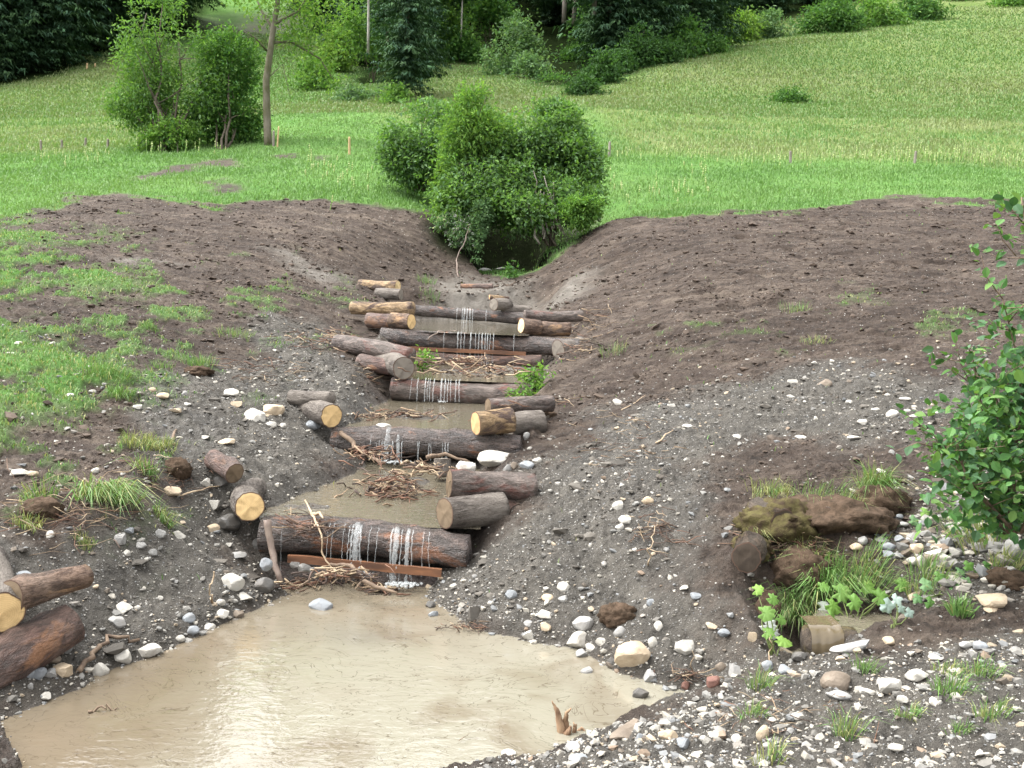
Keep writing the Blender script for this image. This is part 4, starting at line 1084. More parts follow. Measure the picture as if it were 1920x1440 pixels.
STONES = """
1187 1223 70 64 t|largest boulder, rounded cream and tan, at the edge of the big pool
1085 1199 48 36 w|white rounded boulder at the waterline, second largest beside the big pool
1093 1168 42 28 g|light grey boulder leaning behind the white rounded boulder at the waterline
1286 1212 42 37 w|round white stone with a small pit, on dark gravel beside the tan boulder
1162 1183 26 26 g|grey upright stone just behind the cream and tan boulder
1224 1203 20 28 w|narrow white stone between the tan boulder and the round pitted stone
1220 1267 28 34 g|tall grey and white stone at the waterline below the tan boulder
1202 1299 32 26 d|dark pyramid shaped stone standing alone in the shallow pool tip
991 1190 23 24 w|square bluish white stone at the far waterline of the big pool
1023 1173 24 18 t|orange-brown stone above the square bluish white stone
1020 1152 36 16 w|long white stone lying slanted above the orange-brown stone
991 1168 20 12 g|
1057 1099 27 24 w|pale square stone alone on the dark gravel slope above the pool
958 1114 25 22 s|blue-grey angular stone on the dark gravel slope above the pool
1056 1122 20 16 g|
1028 1120 26 16 t|flat tan stone on the gravel slope below the pale square stone
1307 1117 26 14 s|flat light slate slab on the gravel slope beside the mossy stump
1219 1129 14 18 s|
1358 1186 26 16 s|blue slate stone on dark gravel, above the heap of wet cobbles
1335 1172 24 9 t|thin tan flat stone above the blue slate stone on dark gravel
1411 1192 18 26 t|upright tan stone at the left edge of the butterbur leaves
1235 1172 19 22 w|
1338 1278 30 28 r|red-brown brick shaped stone at the tip of the pool
1286 1285 18 20 r|small reddish stone at the waterline beside the brick shaped stone
1379 1256 26 34 g|angular grey stone, largest in the heap of wet cobbles by the weir
1353 1250 24 24 e|brown-grey stone leaning on the largest wet cobble by the weir
1366 1276 18 14 d|
1252 1377 40 24 t|tan wedge stone on the gravel shoulder behind the grey-blue block
1281 1393 36 34 s|smooth grey-blue block on the gravel shoulder near the frame bottom
1323 1386 22 22 w|
1347 1381 26 16 w|
1382 1384 22 20 w|
1230 1364 24 16 w|
1200 1384 18 24 s|
1084 1423 40 10 s|thin flat slate lying near the bottom edge of the picture
953 1413 30 10 w|
1074 1399 32 20 g|grey stone at the near waterline beside the split root
1099 1257 24 12 g|low grey stone surrounded by water in front of the waterline boulders
1090 1225 25 17 g|grey stone wet at its foot below the white rounded boulder
1108 1212 24 16 w|white oval stone touching the white rounded boulder
1127 1202 20 16 w|
1147 1240 17 16 d|
812 1150 20 14 s|
807 1133 20 18 d|
850 1097 12 12 w|
1570 1276 60 52 e|squarish grey-brown block with an orange stain on the gravel shoulder
1575 1304 48 18 g|flat grey stone leaning against the foot of the squarish block
1672 1284 54 34 w|jagged white rock on the gravel shoulder, right of the squarish block
1630 1297 28 18 w|white stone between the squarish block and the jagged white rock
1528 1262 20 15 w|
1692 1310 22 14 w|
1722 1265 46 24 w|broad flat white rock behind the jagged white rock
1497 1343 26 14 w|
1483 1370 16 14 g|
1430 1372 26 36 t|tall pale stone standing on the gravel shoulder amid small pebbles
1683 1402 34 15 w|flat white stone near the bottom right of the gravel shoulder
1813 1208 26 16 g|grey stone at the back of the gravel shoulder, one of a pair
1840 1210 28 18 s|blue-grey stone at the back of the gravel shoulder, beside its pair
1757 1232 30 16 w|
1670 1200 28 18 t|rounded tan stone by the long grey kerb-like slab
1870 1125 58 28 t|large cream block lying by the grass above the gravel shoulder
1862 1143 28 12 t|thin cream slab leaning below the large cream block
1917 1027 62 52 g|large grey boulder at the frame edge under the leafy shrub
1913 1097 34 18 t|brown stone at the frame edge below the large grey boulder
1617 1012 20 20 g|
1645 1000 17 12 s|
1662 1000 16 10 g|
1657 1012 30 9 g|
1688 1010 22 16 s|
1710 1014 26 12 g|
1720 1028 26 26 t|rounded brownish stone in the middle of the rock heap under the shrub
1667 1024 30 20 s|
1663 1038 30 10 s|
1685 1041 20 11 g|
1710 1050 20 18 w|
1728 1050 21 27 w|upright white stone at the front of the rock heap under the shrub
1750 1048 32 25 e|dark brown stone at the front of the rock heap under the shrub
1773 1047 32 30 w|angular white stone, biggest of the rock heap under the shrub
1700 1034 24 24 e|
1608 1024 26 16 t|
1693 982 26 10 g|
1783 1064 20 12 s|
1685 968 20 12 s|
1427 1002 26 12 t|flat tan stone lying on the earth above the dark mossy stump
1533 1023 20 12 t|
1567 1082 26 18 g|grey mossy stone among the grass blades above the weir
1440 1247 26 24 s|grey stone at the mouth of the wet gap below the weir
1473 1255 26 20 s|blue-grey stone lying in the wet gap below the weir
1500 1230 30 24 d|dark wet stone behind the muddy slanting board
1675 775 28 20 w|pale yellowish boulder alone on the pebbly earth in front of the shrub
1485 715 20 12 w|
1503 819 24 7 w|
1603 820 26 9 w|
1383 818 20 10 w|
1698 747 24 8 w|
1703 770 16 10 w|
1750 773 28 7 w|
1663 740 12 7 w|
1527 680 12 7 w|
1483 743 15 9 w|
1547 717 26 18 e|brown earthy lump standing on the pebbly right slope
1673 847 12 11 g|
1287 861 12 9 w|
1593 753 14 10 w|
1642 767 16 9 w|
1713 780 16 6 w|
1290 798 22 6 w|
1617 790 18 12 w|
1500 945 20 15 g|grey stone lying on top of the old timber at the earth edge
1653 882 18 8 w|
930 857 78 36 w|big slanted white slab by the right end of the two-jet step
873 875 38 24 w|white boulder in front of the big slanted white slab
952 877 20 22 g|
964 873 16 20 e|
1007 862 18 14 w|
987 872 30 18 s|blue-grey stone beside the big slanted white slab
987 816 14 18 g|
1158 947 22 22 w|
1215 937 26 18 t|tan stone on the dug slope above the dark gravel
1158 752 20 14 w|
1257 760 16 9 w|
717 799 34 14 w|white stone lying in the brown water above the two white jets
993 840 10 8 w|
1177 862 10 9 w|
1162 987 17 17 w|
1172 973 26 18 w|white double-lobed stone on the dug slope above the dark gravel
1107 1022 8 12 w|
433 735 28 20 w|white angular stone, topmost of the stone group left of the small grey log
475 777 42 32 w|largest white angular rock of the stone group left of the small grey log
513 767 40 26 t|cream rock beside the largest rock of the stone group
443 757 24 16 t|tan stone between the topmost and the largest rock of the group
503 777 16 10 t|
507 795 24 14 w|white stone below the cream rock of the stone group
530 797 14 12 w|
343 737 16 14 g|
285 730 16 12 t|
303 741 26 14 t|
257 762 18 10 w|
327 769 24 10 t|
350 757 18 8 w|
383 820 22 10 w|
423 827 32 12 t|flat cream flake on the grey loam below the white angular rocks
173 733 14 8 w|
130 740 18 7 w|
177 881 18 14 w|
33 885 34 13 w|flat white stone at the left frame edge beside a tan stone
60 887 22 12 t|
317 919 42 18 t|long flat tan stone above the fresh yellow log end
385 904 20 22 w|white stone beside the dark grey rock near the short red log
413 899 36 26 d|dark greenish grey rock under the short dark red log
402 945 24 26 w|round white stone left of the fresh yellow log end
230 887 12 9 w|
583 795 36 22 s|slanting grey slab below the yellow cracked log end
33 643 18 9 w|
97 643 12 9 w|
20 662 20 6 w|
433 1088 46 36 w|bright white irregular boulder on the left bank by the pool
493 1094 40 34 d|dark muddy boulder right of the bright white irregular boulder
458 1118 32 16 w|white stone at the waterline below the bright white boulder
228 1138 36 26 w|white wedge stone, upper of two on the left gravel slope
218 1165 36 22 g|pale grey slab, lower of two on the left gravel slope
275 1218 50 28 w|white boulder with a muddy foot at the left waterline
227 1230 32 34 w|white pointed boulder at the left waterline beside the root stick
187 1254 32 34 w|white stone touching the left shallow water below the root stick
115 1256 40 26 t|smooth cream cobble among the stones below the big red log
83 1232 54 34 e|rounded brown boulder against the big red log
72 1262 26 28 s|greenish grey cobble in front of the rounded brown boulder
50 1258 28 26 s|blue-grey cobble beside the foot of the big red log
93 1262 24 22 g|grey and white cobble next to the smooth cream cobble
123 1209 24 28 g|pale oval stone leaning near the end of the big red log
388 1173 30 14 w|white oval stone at the waterline of the pebble spit
443 1151 26 20 e|brown angular stone at the waterline of the pebble spit
413 1149 32 16 w|white stone behind the brown angular stone of the pebble spit
353 1158 26 24 s|dark slate stone among the small pebbles of the spit
360 1181 28 18 s|blue-grey stone at the tip of the pebble spit
337 1196 20 14 w|
413 1128 20 14 w|
223 1008 24 22 g|pale grey square stone on the left slope under the dead branch
240 994 20 12 s|
300 998 22 18 g|
333 1003 28 18 w|white squarish stone on the left slope below a grass tuft
262 1021 24 14 g|
285 1035 18 18 g|
237 1036 14 14 w|
273 1048 12 10 w|
398 989 28 20 t|tan boulder at the foot of the large dark muddy rock
423 978 48 38 d|large dark muddy rock under the fresh yellow log end
448 1040 28 14 g|slanting grey stone left of the leaning grey pole
498 1055 26 28 s|blue-grey stone with white veins behind the leaning grey pole
483 1017 24 24 d|
430 1021 14 10 w|
93 1001 18 18 w|
43 1076 28 12 s|flat blue-grey stone above the brown cracked log
7 1089 26 24 w|white stone at the frame edge above the pale yellow log end
178 1099 14 9 t|
257 1139 14 12 w|
57 1285 12 16 g|
83 1304 26 14 w|
570 1064 28 20 d|upright slate under the left end of the orange board
589 1070 22 20 d|second upright slate under the orange board
553 1058 20 14 d|
600 1134 46 22 s|flat slate lying in the shallow water below the lowest step
800 1096 30 14 t|
905 506 34 12 g|flat grey rock in front of the dark hollow
937 503 24 9 g|
30 1160 10 8 w|
560 650 10 6 w|
150 1010 12 8 w|
120 955 10 8 w|
300 1120 12 10 w|
330 1090 10 9 g|
1130 870 12 8 w|
1080 905 10 8 w|
1250 1030 12 10 g|
1190 1030 10 9 w|
890 1080 12 10 g|
920 1130 14 10 w|
"""
REG = [(lambda x, y: y > 1320 or (x > 1440 and y > 1195), 'on the gravel shoulder of the road', 'stones on the gravel shoulder'),
       (lambda x, y: 1590 < x < 1800 and 960 < y < 1080, 'in the rock heap under the leafy shrub', 'stones of the rock heap'),
       (lambda x, y: x > 1230 and y < 900, 'on the pebbly right slope in front of the shrub', 'stones on the pebbly right slope'),
       (lambda x, y: x < 470 and y < 700, 'in the patchy grass of the left bank', 'stones in the patchy grass'),
       (lambda x, y: x < 700 and y < 860, 'in the rubble beside the torn turf edge', 'stones in the upper left rubble'),
       (lambda x, y: x < 620 and y < 1060, 'on the left slope below the uprooted grass', 'stones on the lower left slope'),
       (lambda x, y: x < 700, 'on the left gravel shore of the big pool', 'stones on the left shore'),
       (lambda x, y: y < 560, 'in front of the dark hollow', 'stones by the hollow'),
       (lambda x, y: y < 1000, 'on the dug bank beside the log steps', 'stones on the bank by the steps'),
       (lambda x, y: True, 'on the dark gravel slope beside the big pool', 'stones on the dark gravel slope')]
CN = dict(w='white', g='grey', d='dark wet', t='tan', s='blue-grey', r='reddish', e='earthy brown')
for ln in STONES.strip().splitlines():
    q, lab = ln.split('|')
    a = q.split(); px, py, w, h = map(float, a[:4]); c = a[4]
    grp = None
    for f, place, gname in REG:
        if f(px, py):
            if not lab:
                lab = f"small {CN[c]} stone lying {place}"; grp = f"{CN[c]} {gname}"
            break
    stone(px, py, w, h, c, lab, group=grp, rnd=0.05 + 0.75 * rng.random() ** 1.5)
stone(1178, 1373, 84, 20, 'e', 'long grey-brown slab slanting across the near gravel shore', tilt=-0.0, rnd=0.3, depth=0.5).rotation_euler = (0.1, R(-9), R(42))
stone(1600, 1216, 86, 18, 'g', 'long grey kerb-like slab lying in front of the little weir', rnd=0.2, depth=0.3).rotation_euler = (0.05, R(-8), R(10))

# ------------------------------------------------------------------ GRAVEL (nobody could count it)
def visible_points(n, lo, hi, um=0.72):
    n = int(n * 1.2)
    t = rng.uniform(math.log(lo + U_OFF), math.log(hi + U_OFF), n); y = np.exp(t) - U_OFF
    x = rng.uniform(-1, 1, n) * (um * y + 0.3)
    return x, y
def wet_level(x, y):
    lv = np.full(x.shape, -99.0)
    for i, (pts, w0, kk, y0) in enumerate(POOLS):
        lv = np.where(poly_sd(x, y, POOL_XY[i]) < -0.02, np.maximum(lv, w0 + kk * (y - y0)), lv)
    return lv
def scatter(name, x, y, s, col, mat, flat=0.65, sub=1, sink=0.15, protos=10, round_=0.15):
    z = GZ(x, y)
    n = len(x); mb = MB()
    k = rng.integers(0, protos, n)
    for q in range(protos):
        V, Fc = rock(sub, 500 + q, round_)
        sel = np.where(k == q)[0]
        if not len(sel): continue
        m = len(sel)
        an = rng.uniform(0, 6.28, m); sc = np.stack([s[sel], s[sel] * rng.uniform(.6, 1.0, m), s[sel] * rng.uniform(.7, 1.2, m) * flat], 1)
        W = V[None] * sc[:, None]
        ty = rng.normal(0, 0.3, m)
        W = np.stack([W[..., 0] * np.cos(ty)[:, None] - W[..., 2] * np.sin(ty)[:, None], W[..., 1], W[..., 0] * np.sin(ty)[:, None] + W[..., 2] * np.cos(ty)[:, None]], -1)
        W = np.stack([W[..., 0] * np.cos(an)[:, None] - W[..., 1] * np.sin(an)[:, None], W[..., 0] * np.sin(an)[:, None] + W[..., 1] * np.cos(an)[:, None], W[..., 2]], -1)
        W = W + np.stack([x[sel], y[sel], z[sel] + s[sel] * flat * (0.5 - sink)], 1)[:, None]
        f = (Fc[None] + (np.arange(m) * len(V))[:, None, None]).reshape(-1, 3)
        mb.add(W.reshape(-1, 3), f, None, np.repeat(col[sel], len(V), 0))
    return obj(name, mb.mesh(name, mat, False))
PAL = np.array([(.43, .415, .375), (.36, .345, .31), (.32, .315, .30), (.22, .22, .215), (.20, .21, .22), (.38, .32, .245), (.14, .12, .10), (.17, .165, .155), (.26, .245, .225), (.22, .17, .13)])
PALW = np.array([.10, .14, .20, .16, .10, .08, .05, .09, .06, .02])
GRAVEL_MAT = mat_attr("gravel_material", 0.8, 0, 0.3, 0.4, 60.0)
def gcol(n, w=PALW):
    c = PAL[rng.choice(len(PAL), n, p=w / w.sum())]
    return c * rng.uniform(.65, 1.0, (n, 1)) * np.array((1.0, .97, .92))
x, y = visible_points(150000, 3.2, 20)
gm = gravel_mask(x, y); tm, _ = turf_mask(x, y); lv = wet_level(x, y)
clump = sstep(-0.35, 0.35, fbm(x * 2.1, y * 2.1, 3, 55))
road = zmask(x, y, Z_GRAVEL[2], 0.03, 0.04, 12); heap = zmask(x, y, Z_GRAVEL[3], 0.03, 0.04, 13)
dens = np.clip(gm * (0.02 + 0.10 * clump) + 0.34 * road * (0.3 + 0.7 * clump) + 0.4 * heap + 0.035 * (y < 13), 0, 1) * (1 - 0.8 * tm)
shore = 0
for i in (0,):
    sd = poly_sd(x, y, POOL_XY[i]); shore = np.exp(-np.clip(sd, 0, 9) / 0.28) * (sd > -0.03)
dens = np.clip(dens + 0.45 * shore * gm, 0, 1)
keep = (rng.random(len(x)) < dens) & (lv < GZ(x, y) + 0.01)
x, y = x[keep], y[keep]; road = road[keep]; heap = heap[keep]
smin = 0.95 * y / 925.0
s = smin * (1 - rng.random(len(x))) ** (-1 / (2.3 - 0.35 * road - 0.9 * heap))
s = np.minimum(s, 0.034 + 0.03 * heap)
g_ = scatter('gravel', x, y, s, gcol(len(x)), GRAVEL_MAT, 0.62, 1, 0.2)
tag(g_, 'loose grey and white gravel and pebbles over the banks and the road shoulder', 'gravel', kind='stuff')
print('gravel', len(x))

# ------------------------------------------------------------------ CLODS of dug earth
x, y = visible_points(90000, 6, 27)
gm = gravel_mask(x, y); tm, md = turf_mask(x, y); lv = wet_level(x, y)
cl = sstep(0.0, 0.45, fbm(x * 0.9, y * 2.2, 4, 66))
keep = (rng.random(len(x)) < (0.10 + 0.5 * cl) * (1 + 0.3 * gm) * (1 - tm)) & (lv < GZ(x, y) + 0.02) & (md < 0.5)
x, y = x[keep], y[keep]; gm = gm[keep]
s = np.minimum(1.0 * y / 925 * (1 - rng.random(len(x))) ** (-1 / 2.9), 0.08)
c0 = np.array((0.055, 0.039, 0.028)) * (1 - gm[:, None]) + np.array((0.078, 0.070, 0.059)) * gm[:, None]
c_ = scatter('clods', x, y, s, c0 * rng.uniform(.75, 1.5, (len(x), 1)), GRAVEL_MAT, 0.42, 1, 0.30, 8, 0.3)
tag(c_, 'crumbly clods of brown dug earth on the graded banks', 'earth clods', kind='stuff')
print('clods', len(x))

# ------------------------------------------------------------------ GRASS
GRASS_MAT = mat_attr("grass_blade_material", 0.55, 0.25, 0.3, 0.15, 8.0)
def blades(P0, H, W, lean, col, bend=0.5):
    """one bent blade per row: quad + tip triangle"""
    n = len(P0)
    a = rng.uniform(0, 6.28, n); d = np.stack([np.cos(a), np.sin(a), np.zeros(n)], 1)
    sd = np.stack([-np.sin(a), np.cos(a), np.zeros(n)], 1)
    L = lean if lean.ndim == 2 else d * lean[:, None]
    up = np.array((0, 0, 1.0))
    mid = P0 + up * (H * 0.55)[:, None] + L * 0.35 * H[:, None]
    tip = P0 + up * (H * (1 - bend * np.linalg.norm(L, axis=1) * 0.6))[:, None] + L * H[:, None]
    w = (W / 2)[:, None]
    V = np.stack([P0 - sd * w, P0 + sd * w, mid + sd * w * .8, mid - sd * w * .8, tip], 1).reshape(-1, 3)
    b = np.arange(n)[:, None] * 5
    f4 = b + np.array([[0, 1, 2, 3]]); f3 = b + np.array([[3, 2, 4]])
    return V, f3, f4, np.repeat(col, 5, 0)
G1, G2, G3, G4 = (0.108, 0.215, 0.058), (0.150, 0.258, 0.080), (0.185, 0.24, 0.10), (0.30, 0.31, 0.13)
def gpal(n, w):
    return np.array([G1, G2, G3, G4])[rng.choice(4, n, p=w)] * rng.uniform(.75, 1.2, (n, 1))
def gfield(x, y, dry, f=0.35):
    """blade colours that drift with the place, not from blade to blade"""
    m = sstep(-.45, .45, fbm(x * f, y * f, 4, 83) + .25 * rng.normal(size=len(x)))[:, None]
    k = sstep(-.3, .5, fbm(x * f * .6 + 9, y * f * .6, 4, 84) + .3 * rng.normal(size=len(x)))[:, None] * np.asarray(dry)[:, None]
    c = np.array(G1) * (1 - m) + np.array(G2) * m
    c = c * (1 - .75 * k) + np.array((.22, .24, .115)) * .75 * k
    return c * rng.uniform(.88, 1.1, (len(x), 1))
mb = MB()
# trodden turf on the left bank and sparse shoots in the earth
x, y = visible_points(260000, 7, 26)
tm, md = turf_mask(x, y)
keep = (rng.random(len(x)) < tm * 0.75 + 0.0015) & (wet_level(x, y) < GZ(x, y)) & (md < 0.9)
x, y = x[keep], y[keep]; n = len(x)
H = rng.uniform(.025, .075, n); mb.add(*blades(np.stack([x, y, GZ(x, y) - .005], 1), H, 0.9 * y / 925 + .002, rng.uniform(.2, .9, n), gpal(n, [.30, .26, .26, .18])))
print('turf blades', n)
# meadow
x, y = visible_points(230000, 23, 62)
tm, md = turf_mask(x, y)
dry = 0
for i, zn in enumerate(Z_DRY): dry = np.maximum(dry, zmask(x, y, zn, 0.03, 0.03, 44 + i))
patch = fbm(x * 0.5, y * 0.5, 4, 81)
keep = (rng.random(len(x)) < md * tm * (0.45 + 0.5 * sstep(-.3, .3, patch)))
x, y, dry, patch = x[keep], y[keep], dry[keep], patch[keep]; n = len(x)
H = rng.uniform(.05, .14, n) * (1 + 0.5 * dry) * (1 + 0.5 * np.clip(patch, 0, 1))
col = gfield(x, y, dry)
mb.add(*blades(np.stack([x, y, GZ(x, y) - .01], 1), H, 0.9 * y / 925, rng.uniform(.1, .6, n), col))
print('meadow blades', n)
# hill slopes further up
x, y = visible_points(260000, 55, 125, 0.72)
tm, md = turf_mask(x, y)
lit = np.maximum(zmask(x, y, Z_FOREST[0], 0.03, 0.03, 40), zmask(x, y, Z_FOREST[1], 0.03, 0.03, 41))
keep = (rng.random(len(x)) < md * tm * 0.8 * (1 - lit) )
x, y = x[keep], y[keep]; n = len(x)
mb.add(*blades(np.stack([x, y, GZ(x, y) - .02], 1), rng.uniform(.10, .26, n), 1.0 * y / 925, rng.uniform(.1, .8, n), gfield(x, y, np.ones(n), .12) * .92))
tag(obj('grass', mb.mesh('grass', GRASS_MAT, False)), 'green meadow grass, yellower and taller on the hill slopes', 'grass', kind='stuff')
# tall flower stalks along the fence line and in the meadow
mb = MB()
fx, fy = [], []
for (x0, y0, x1, y1, n, sp) in ((1150,296,1560,306,80,8),(1560,302,1920,306,150,10),(1290,306,1330,360,14,14),(1130,360,1300,380,30,14),(560,330,700,350,30,16),(20,300,200,312,36,9),(250,290,420,292,20,5)):
    for _ in range(n):
        f = rng.random(); p = hit(x0 + (x1 - x0) * f + rng.normal(0, 4), y0 + (y1 - y0) * f + rng.normal(0, sp))
        fx.append(p[0]); fy.append(p[1])
for X_, Y_ in zip(fx, fy):
    h = rng.uniform(.25, .62); b = np.array((X_, Y_, float(GZ(X_, Y_)))); t = b + (rng.normal(0, .05), rng.normal(0, .05), h)
    V, f3, f4 = tube([b, (b + t) / 2, t], [.012, .010, .006], 4); mb.add(V, f3, f4, (0.20, 0.34, 0.08))
    for k in range(5):
        q = t - (0, 0, h * 0.11 * k); s_ = rng.uniform(.016, .032) * (1.2 if k else .8)
        V, f3, f4 = tube([q + (0, 0, s_), q, q - (0, 0, s_ * .6)], [.003, s_, .005], 5); mb.add(V, f3, f4, (0.42, 0.48, 0.21) if k < 4 else (0.25, 0.40, 0.09))
tag(obj('wildflowers', mb.mesh('wildflowers', GRASS_MAT, False)), 'pale yellow flower stalks standing along the meadow edge', 'wildflowers', kind='stuff')

def tuft(px, py, hpx, wpx, n, pal, label, lean=None, group=None, name='grass_tuft', wid=0.006, mud=None):
    p = ground_at(px, py); h, w = M(hpx, p[1]), M(wpx, p[1])
    rr = np.clip(rng.normal(0, 1, (n, 2)), -1.5, 1.5) * w * 0.28; P0 = np.stack([p[0] + rr[:, 0], p[1] + rr[:, 1] * .8, np.zeros(n)], 1)
    P0[:, 2] = GZ(P0[:, 0], P0[:, 1]) - 0.01
    H = h * rng.uniform(.55, 1.25, n)
    out = np.concatenate([rr / (w * 0.28 + 1e-6) * 0.30, np.zeros((n, 1))], 1) + rng.normal(0, .3, (n, 3)) * (1, 1, 0)
    if lean is not None: out = out + np.array(lean)
    mb = MB(); mb.add(*blades(P0 - p, H, np.full(n, wid) * rng.uniform(.7, 1.3, n), out, gpal(n, pal), 0.8))
    o = obj(name, mb.mesh(name, GRASS_MAT, False), None, p)
    return tag(o, label, 'grass tuft', group)
FRESH, MIXD, DRYP = [.40, .40, .15, .05], [.25, .30, .25, .20], [.06, .14, .25, .55]
tuft(190,930,58,80,230,MIXD,'long uprooted grass hanging down the left slope', lean=(.9,-.9,0), wid=.008)
tuft(235,935,50,50,90,MIXD,'bright end of the uprooted grass above the white square stones', lean=(.7,-1.0,0), wid=.008)
tuft(275,885,40,40,110,MIXD,'yellow-green drooping grass tuft right of the long uprooted grass', lean=(.2,-.8,0))
tuft(305,975,36,36,120,MIXD,'small arched grass tuft above the white squarish stone', lean=(.5,-.6,0))
tuft(255,835,34,60,150,DRYP,'straw coloured dry grass clump on the left slope', lean=(.4,-.5,0))
tuft(300,840,34,60,180,DRYP,'brown dry sod hanging at the edge of the grey loam', lean=(.3,-.7,0))
tuft(75,930,40,60,140,MIXD,'yellowish torn grass clump at the far left of the slope', lean=(.1,-.5,0))
tuft(50,985,34,50,100,DRYP,'dry straw clump above the brown cracked log', lean=(.3,-.4,0))
tuft(160,1022,20,34,120,DRYP,'round ochre moss cushion on the left slope', lean=(0,-.2,0))
tuft(375,685,26,60,190,FRESH,'dark green grass clump on a raised sod of the left bank')
tuft(300,690,18,50,100,FRESH,'small green tuft beside the raised sod')
tuft(440,630,20,70,170,MIXD,'low wide grass patch on the brown left bank')
tuft(280,612,18,40,110,FRESH,'small grass tuft alone in the middle of the left bank')
tuft(200,700,30,90,320,FRESH,'lush overhanging turf edge above the white rubble', lean=(.5,-.3,0))
tuft(225,740,26,50,220,FRESH,'tip of the overhanging turf above the white rubble', lean=(.5,-.6,0))
tuft(800,530,18,34,110,FRESH,'green tuft on the brown slope left of the dark hollow')
tuft(805,555,16,40,110,FRESH,'low green weeds on the silt above the topmost step')
tuft(1490,585,22,60,90,MIXD,'thin pale grass patch high on the right bank')
tuft(1150,660,26,50,70,MIXD,'sparse pale green weeds beside the long dark red cross log')
tuft(1530,640,16,60,90,DRYP,'dry yellowish grass patch on the right bank')
tuft(1640,925,70,50,320,MIXD,'tall grass sod hanging over the earth edge above the ditch', lean=(-.1,-.6,0), wid=.008)
tuft(1590,960,40,50,160,DRYP,'dry hanging grass beside the tall grass sod', lean=(-.3,-.6,0))
tuft(1460,925,22,22,40,MIXD,'tiny yellow-green tuft on the earth above the old timber')
tuft(1545,1105,70,80,420,FRESH,'arching bright green grass clump above the little weir', lean=(-.2,-.7,0), wid=.007)
tuft(1620,1080,60,90,260,MIXD,'tall mixed grass behind the butterbur leaves', lean=(.2,-.5,0), wid=.006)
tuft(1490,1150,60,70,300,MIXD,'brownish grass curtain hanging over the wet gap', lean=(-.4,-.9,0), wid=.006)
tuft(1740,1090,50,90,200,MIXD,'weedy grass at the right side of the ditch pond', lean=(.1,-.3,0))
tuft(1830,1020,110,80,120,DRYP,'tall dry grass stems in front of the leafy shrub', lean=(-.7,-.2,0), wid=.006)
tuft(1890,1060,40,60,160,DRYP,'dry brown grass beside the large grey boulder', lean=(.2,-.4,0))
tuft(1800,1150,40,36,90,FRESH,'broad bladed green tuft below the large cream block', wid=.012)
for i, (a, b, h, w, n, pl, lb) in enumerate([(1620,1260,44,40,60,FRESH,'thin green tuft between the squarish block and the jagged rock'),(1780,1300,50,70,130,FRESH,'spreading yellow-green tuft right of the jagged white rock'),
    (1840,1265,40,60,110,FRESH,'green tuft at the right of the gravel shoulder, farther one'),(1860,1345,44,60,110,MIXD,'yellow-green tuft at the right frame edge'),(1700,1345,32,50,90,MIXD,'low spreading tuft below the jagged white rock'),
    (1800,1370,26,40,70,FRESH,'small green tuft near the bottom right corner'),(1425,1290,50,40,80,MIXD,'straw coloured tuft behind the tall pale stone'),(1410,1340,40,50,70,MIXD,'green and straw tuft left of the tall pale stone'),
    (1590,1380,60,50,80,MIXD,'wispy tuft in the middle of the gravel shoulder'),(1440,1420,50,60,60,DRYP,'dry wisps at the bottom edge of the gravel shoulder'),(1780,1260,30,60,90,DRYP,'dry tuft left of the farther green tuft')]):
    tuft(a, b, h, w, n, pl, lb, lean=(.1, -.2, 0), wid=.005)

# ------------------------------------------------------------------ torn sods and earth clumps
SOD_MAT = mat_simple('torn_sod_earth', (0.085, 0.058, 0.040), (0.038, 0.027, 0.018), 16, .95, .1, 1.0, .03)
SOD_MOSS = mat_simple('mossy_sod_earth', (0.085, 0.075, 0.030), (0.040, 0.028, 0.018), 12, .95, .1, 1.0, .03)
def sod(px, py, w, h, label, mat, seed, depth=.8, Y=None):
    p = hit(px, py + h * .3) if Y is None else P(px, py, Y); V, Fc = ICO[4]; V = V.copy()
    n = fbm(V[:, 0] * 1.6 + seed, V[:, 1] * 1.6 + V[:, 2] * 1.3, 4, seed, .6); n2 = np.abs(fbm(V[:, 0] * 6 + seed, V[:, 1] * 6 + V[:, 2] * 7, 3, seed + 3))
    n3 = fbm(V[:, 0] * 17 + seed, V[:, 1] * 17 + V[:, 2] * 15, 3, seed + 6)
    V = V * (1 + .42 * n + .30 * n2 + .10 * n3)[:, None] * (M(w, p[1]) / 2, M(w, p[1]) / 2 * depth, M(h, p[1]) / 2)
    o = obj('sod', np_mesh('sod', V, Fc, mat), None, p); tag(o, label, 'sod'); return o
sod(1462, 955, 150, 74, 'overhanging earth clump on the moss covered old log', SOD_MOSS, 3)
sod(1565, 950, 190, 70, 'long earth clump hanging over the rounded old log', SOD_MAT, 4)
sod(1655, 925, 90, 66, 'dark earth clump under the tall grass sod', SOD_MAT, 5)
sod(1500, 1050, 110, 80, 'red-brown root felt tumbled below the old logs', SOD_MAT, 6)
sod(1410, 1015, 70, 50, 'earth clump on top of the dark mossy stump', SOD_MOSS, 7)
sod(1440, 1130, 44, 90, 'earth edge hanging over the wet gap', SOD_MAT, 8)
sod(1160, 1140, 70, 46, 'brown fibrous sod lying above the tan boulder', SOD_MAT, 9)
sod(330, 868, 50, 40, 'brown sod torn from the turf beside the short dark red log', SOD_MAT, 10)
sod(370, 690, 52, 22, 'raised sod under the dark green grass clump', SOD_MAT, 11)
sod(1010, 770, 60, 34, 'earth lump lying on the scaly log by the two-jet step', SOD_MAT, 12)
sod(80, 945, 70, 44, 'torn earth lump under the yellowish grass at the far left', SOD_MAT, 13)
sod(1890, 1075, 70, 44, 'root felt lump under the large grey boulder', SOD_MAT, 14)

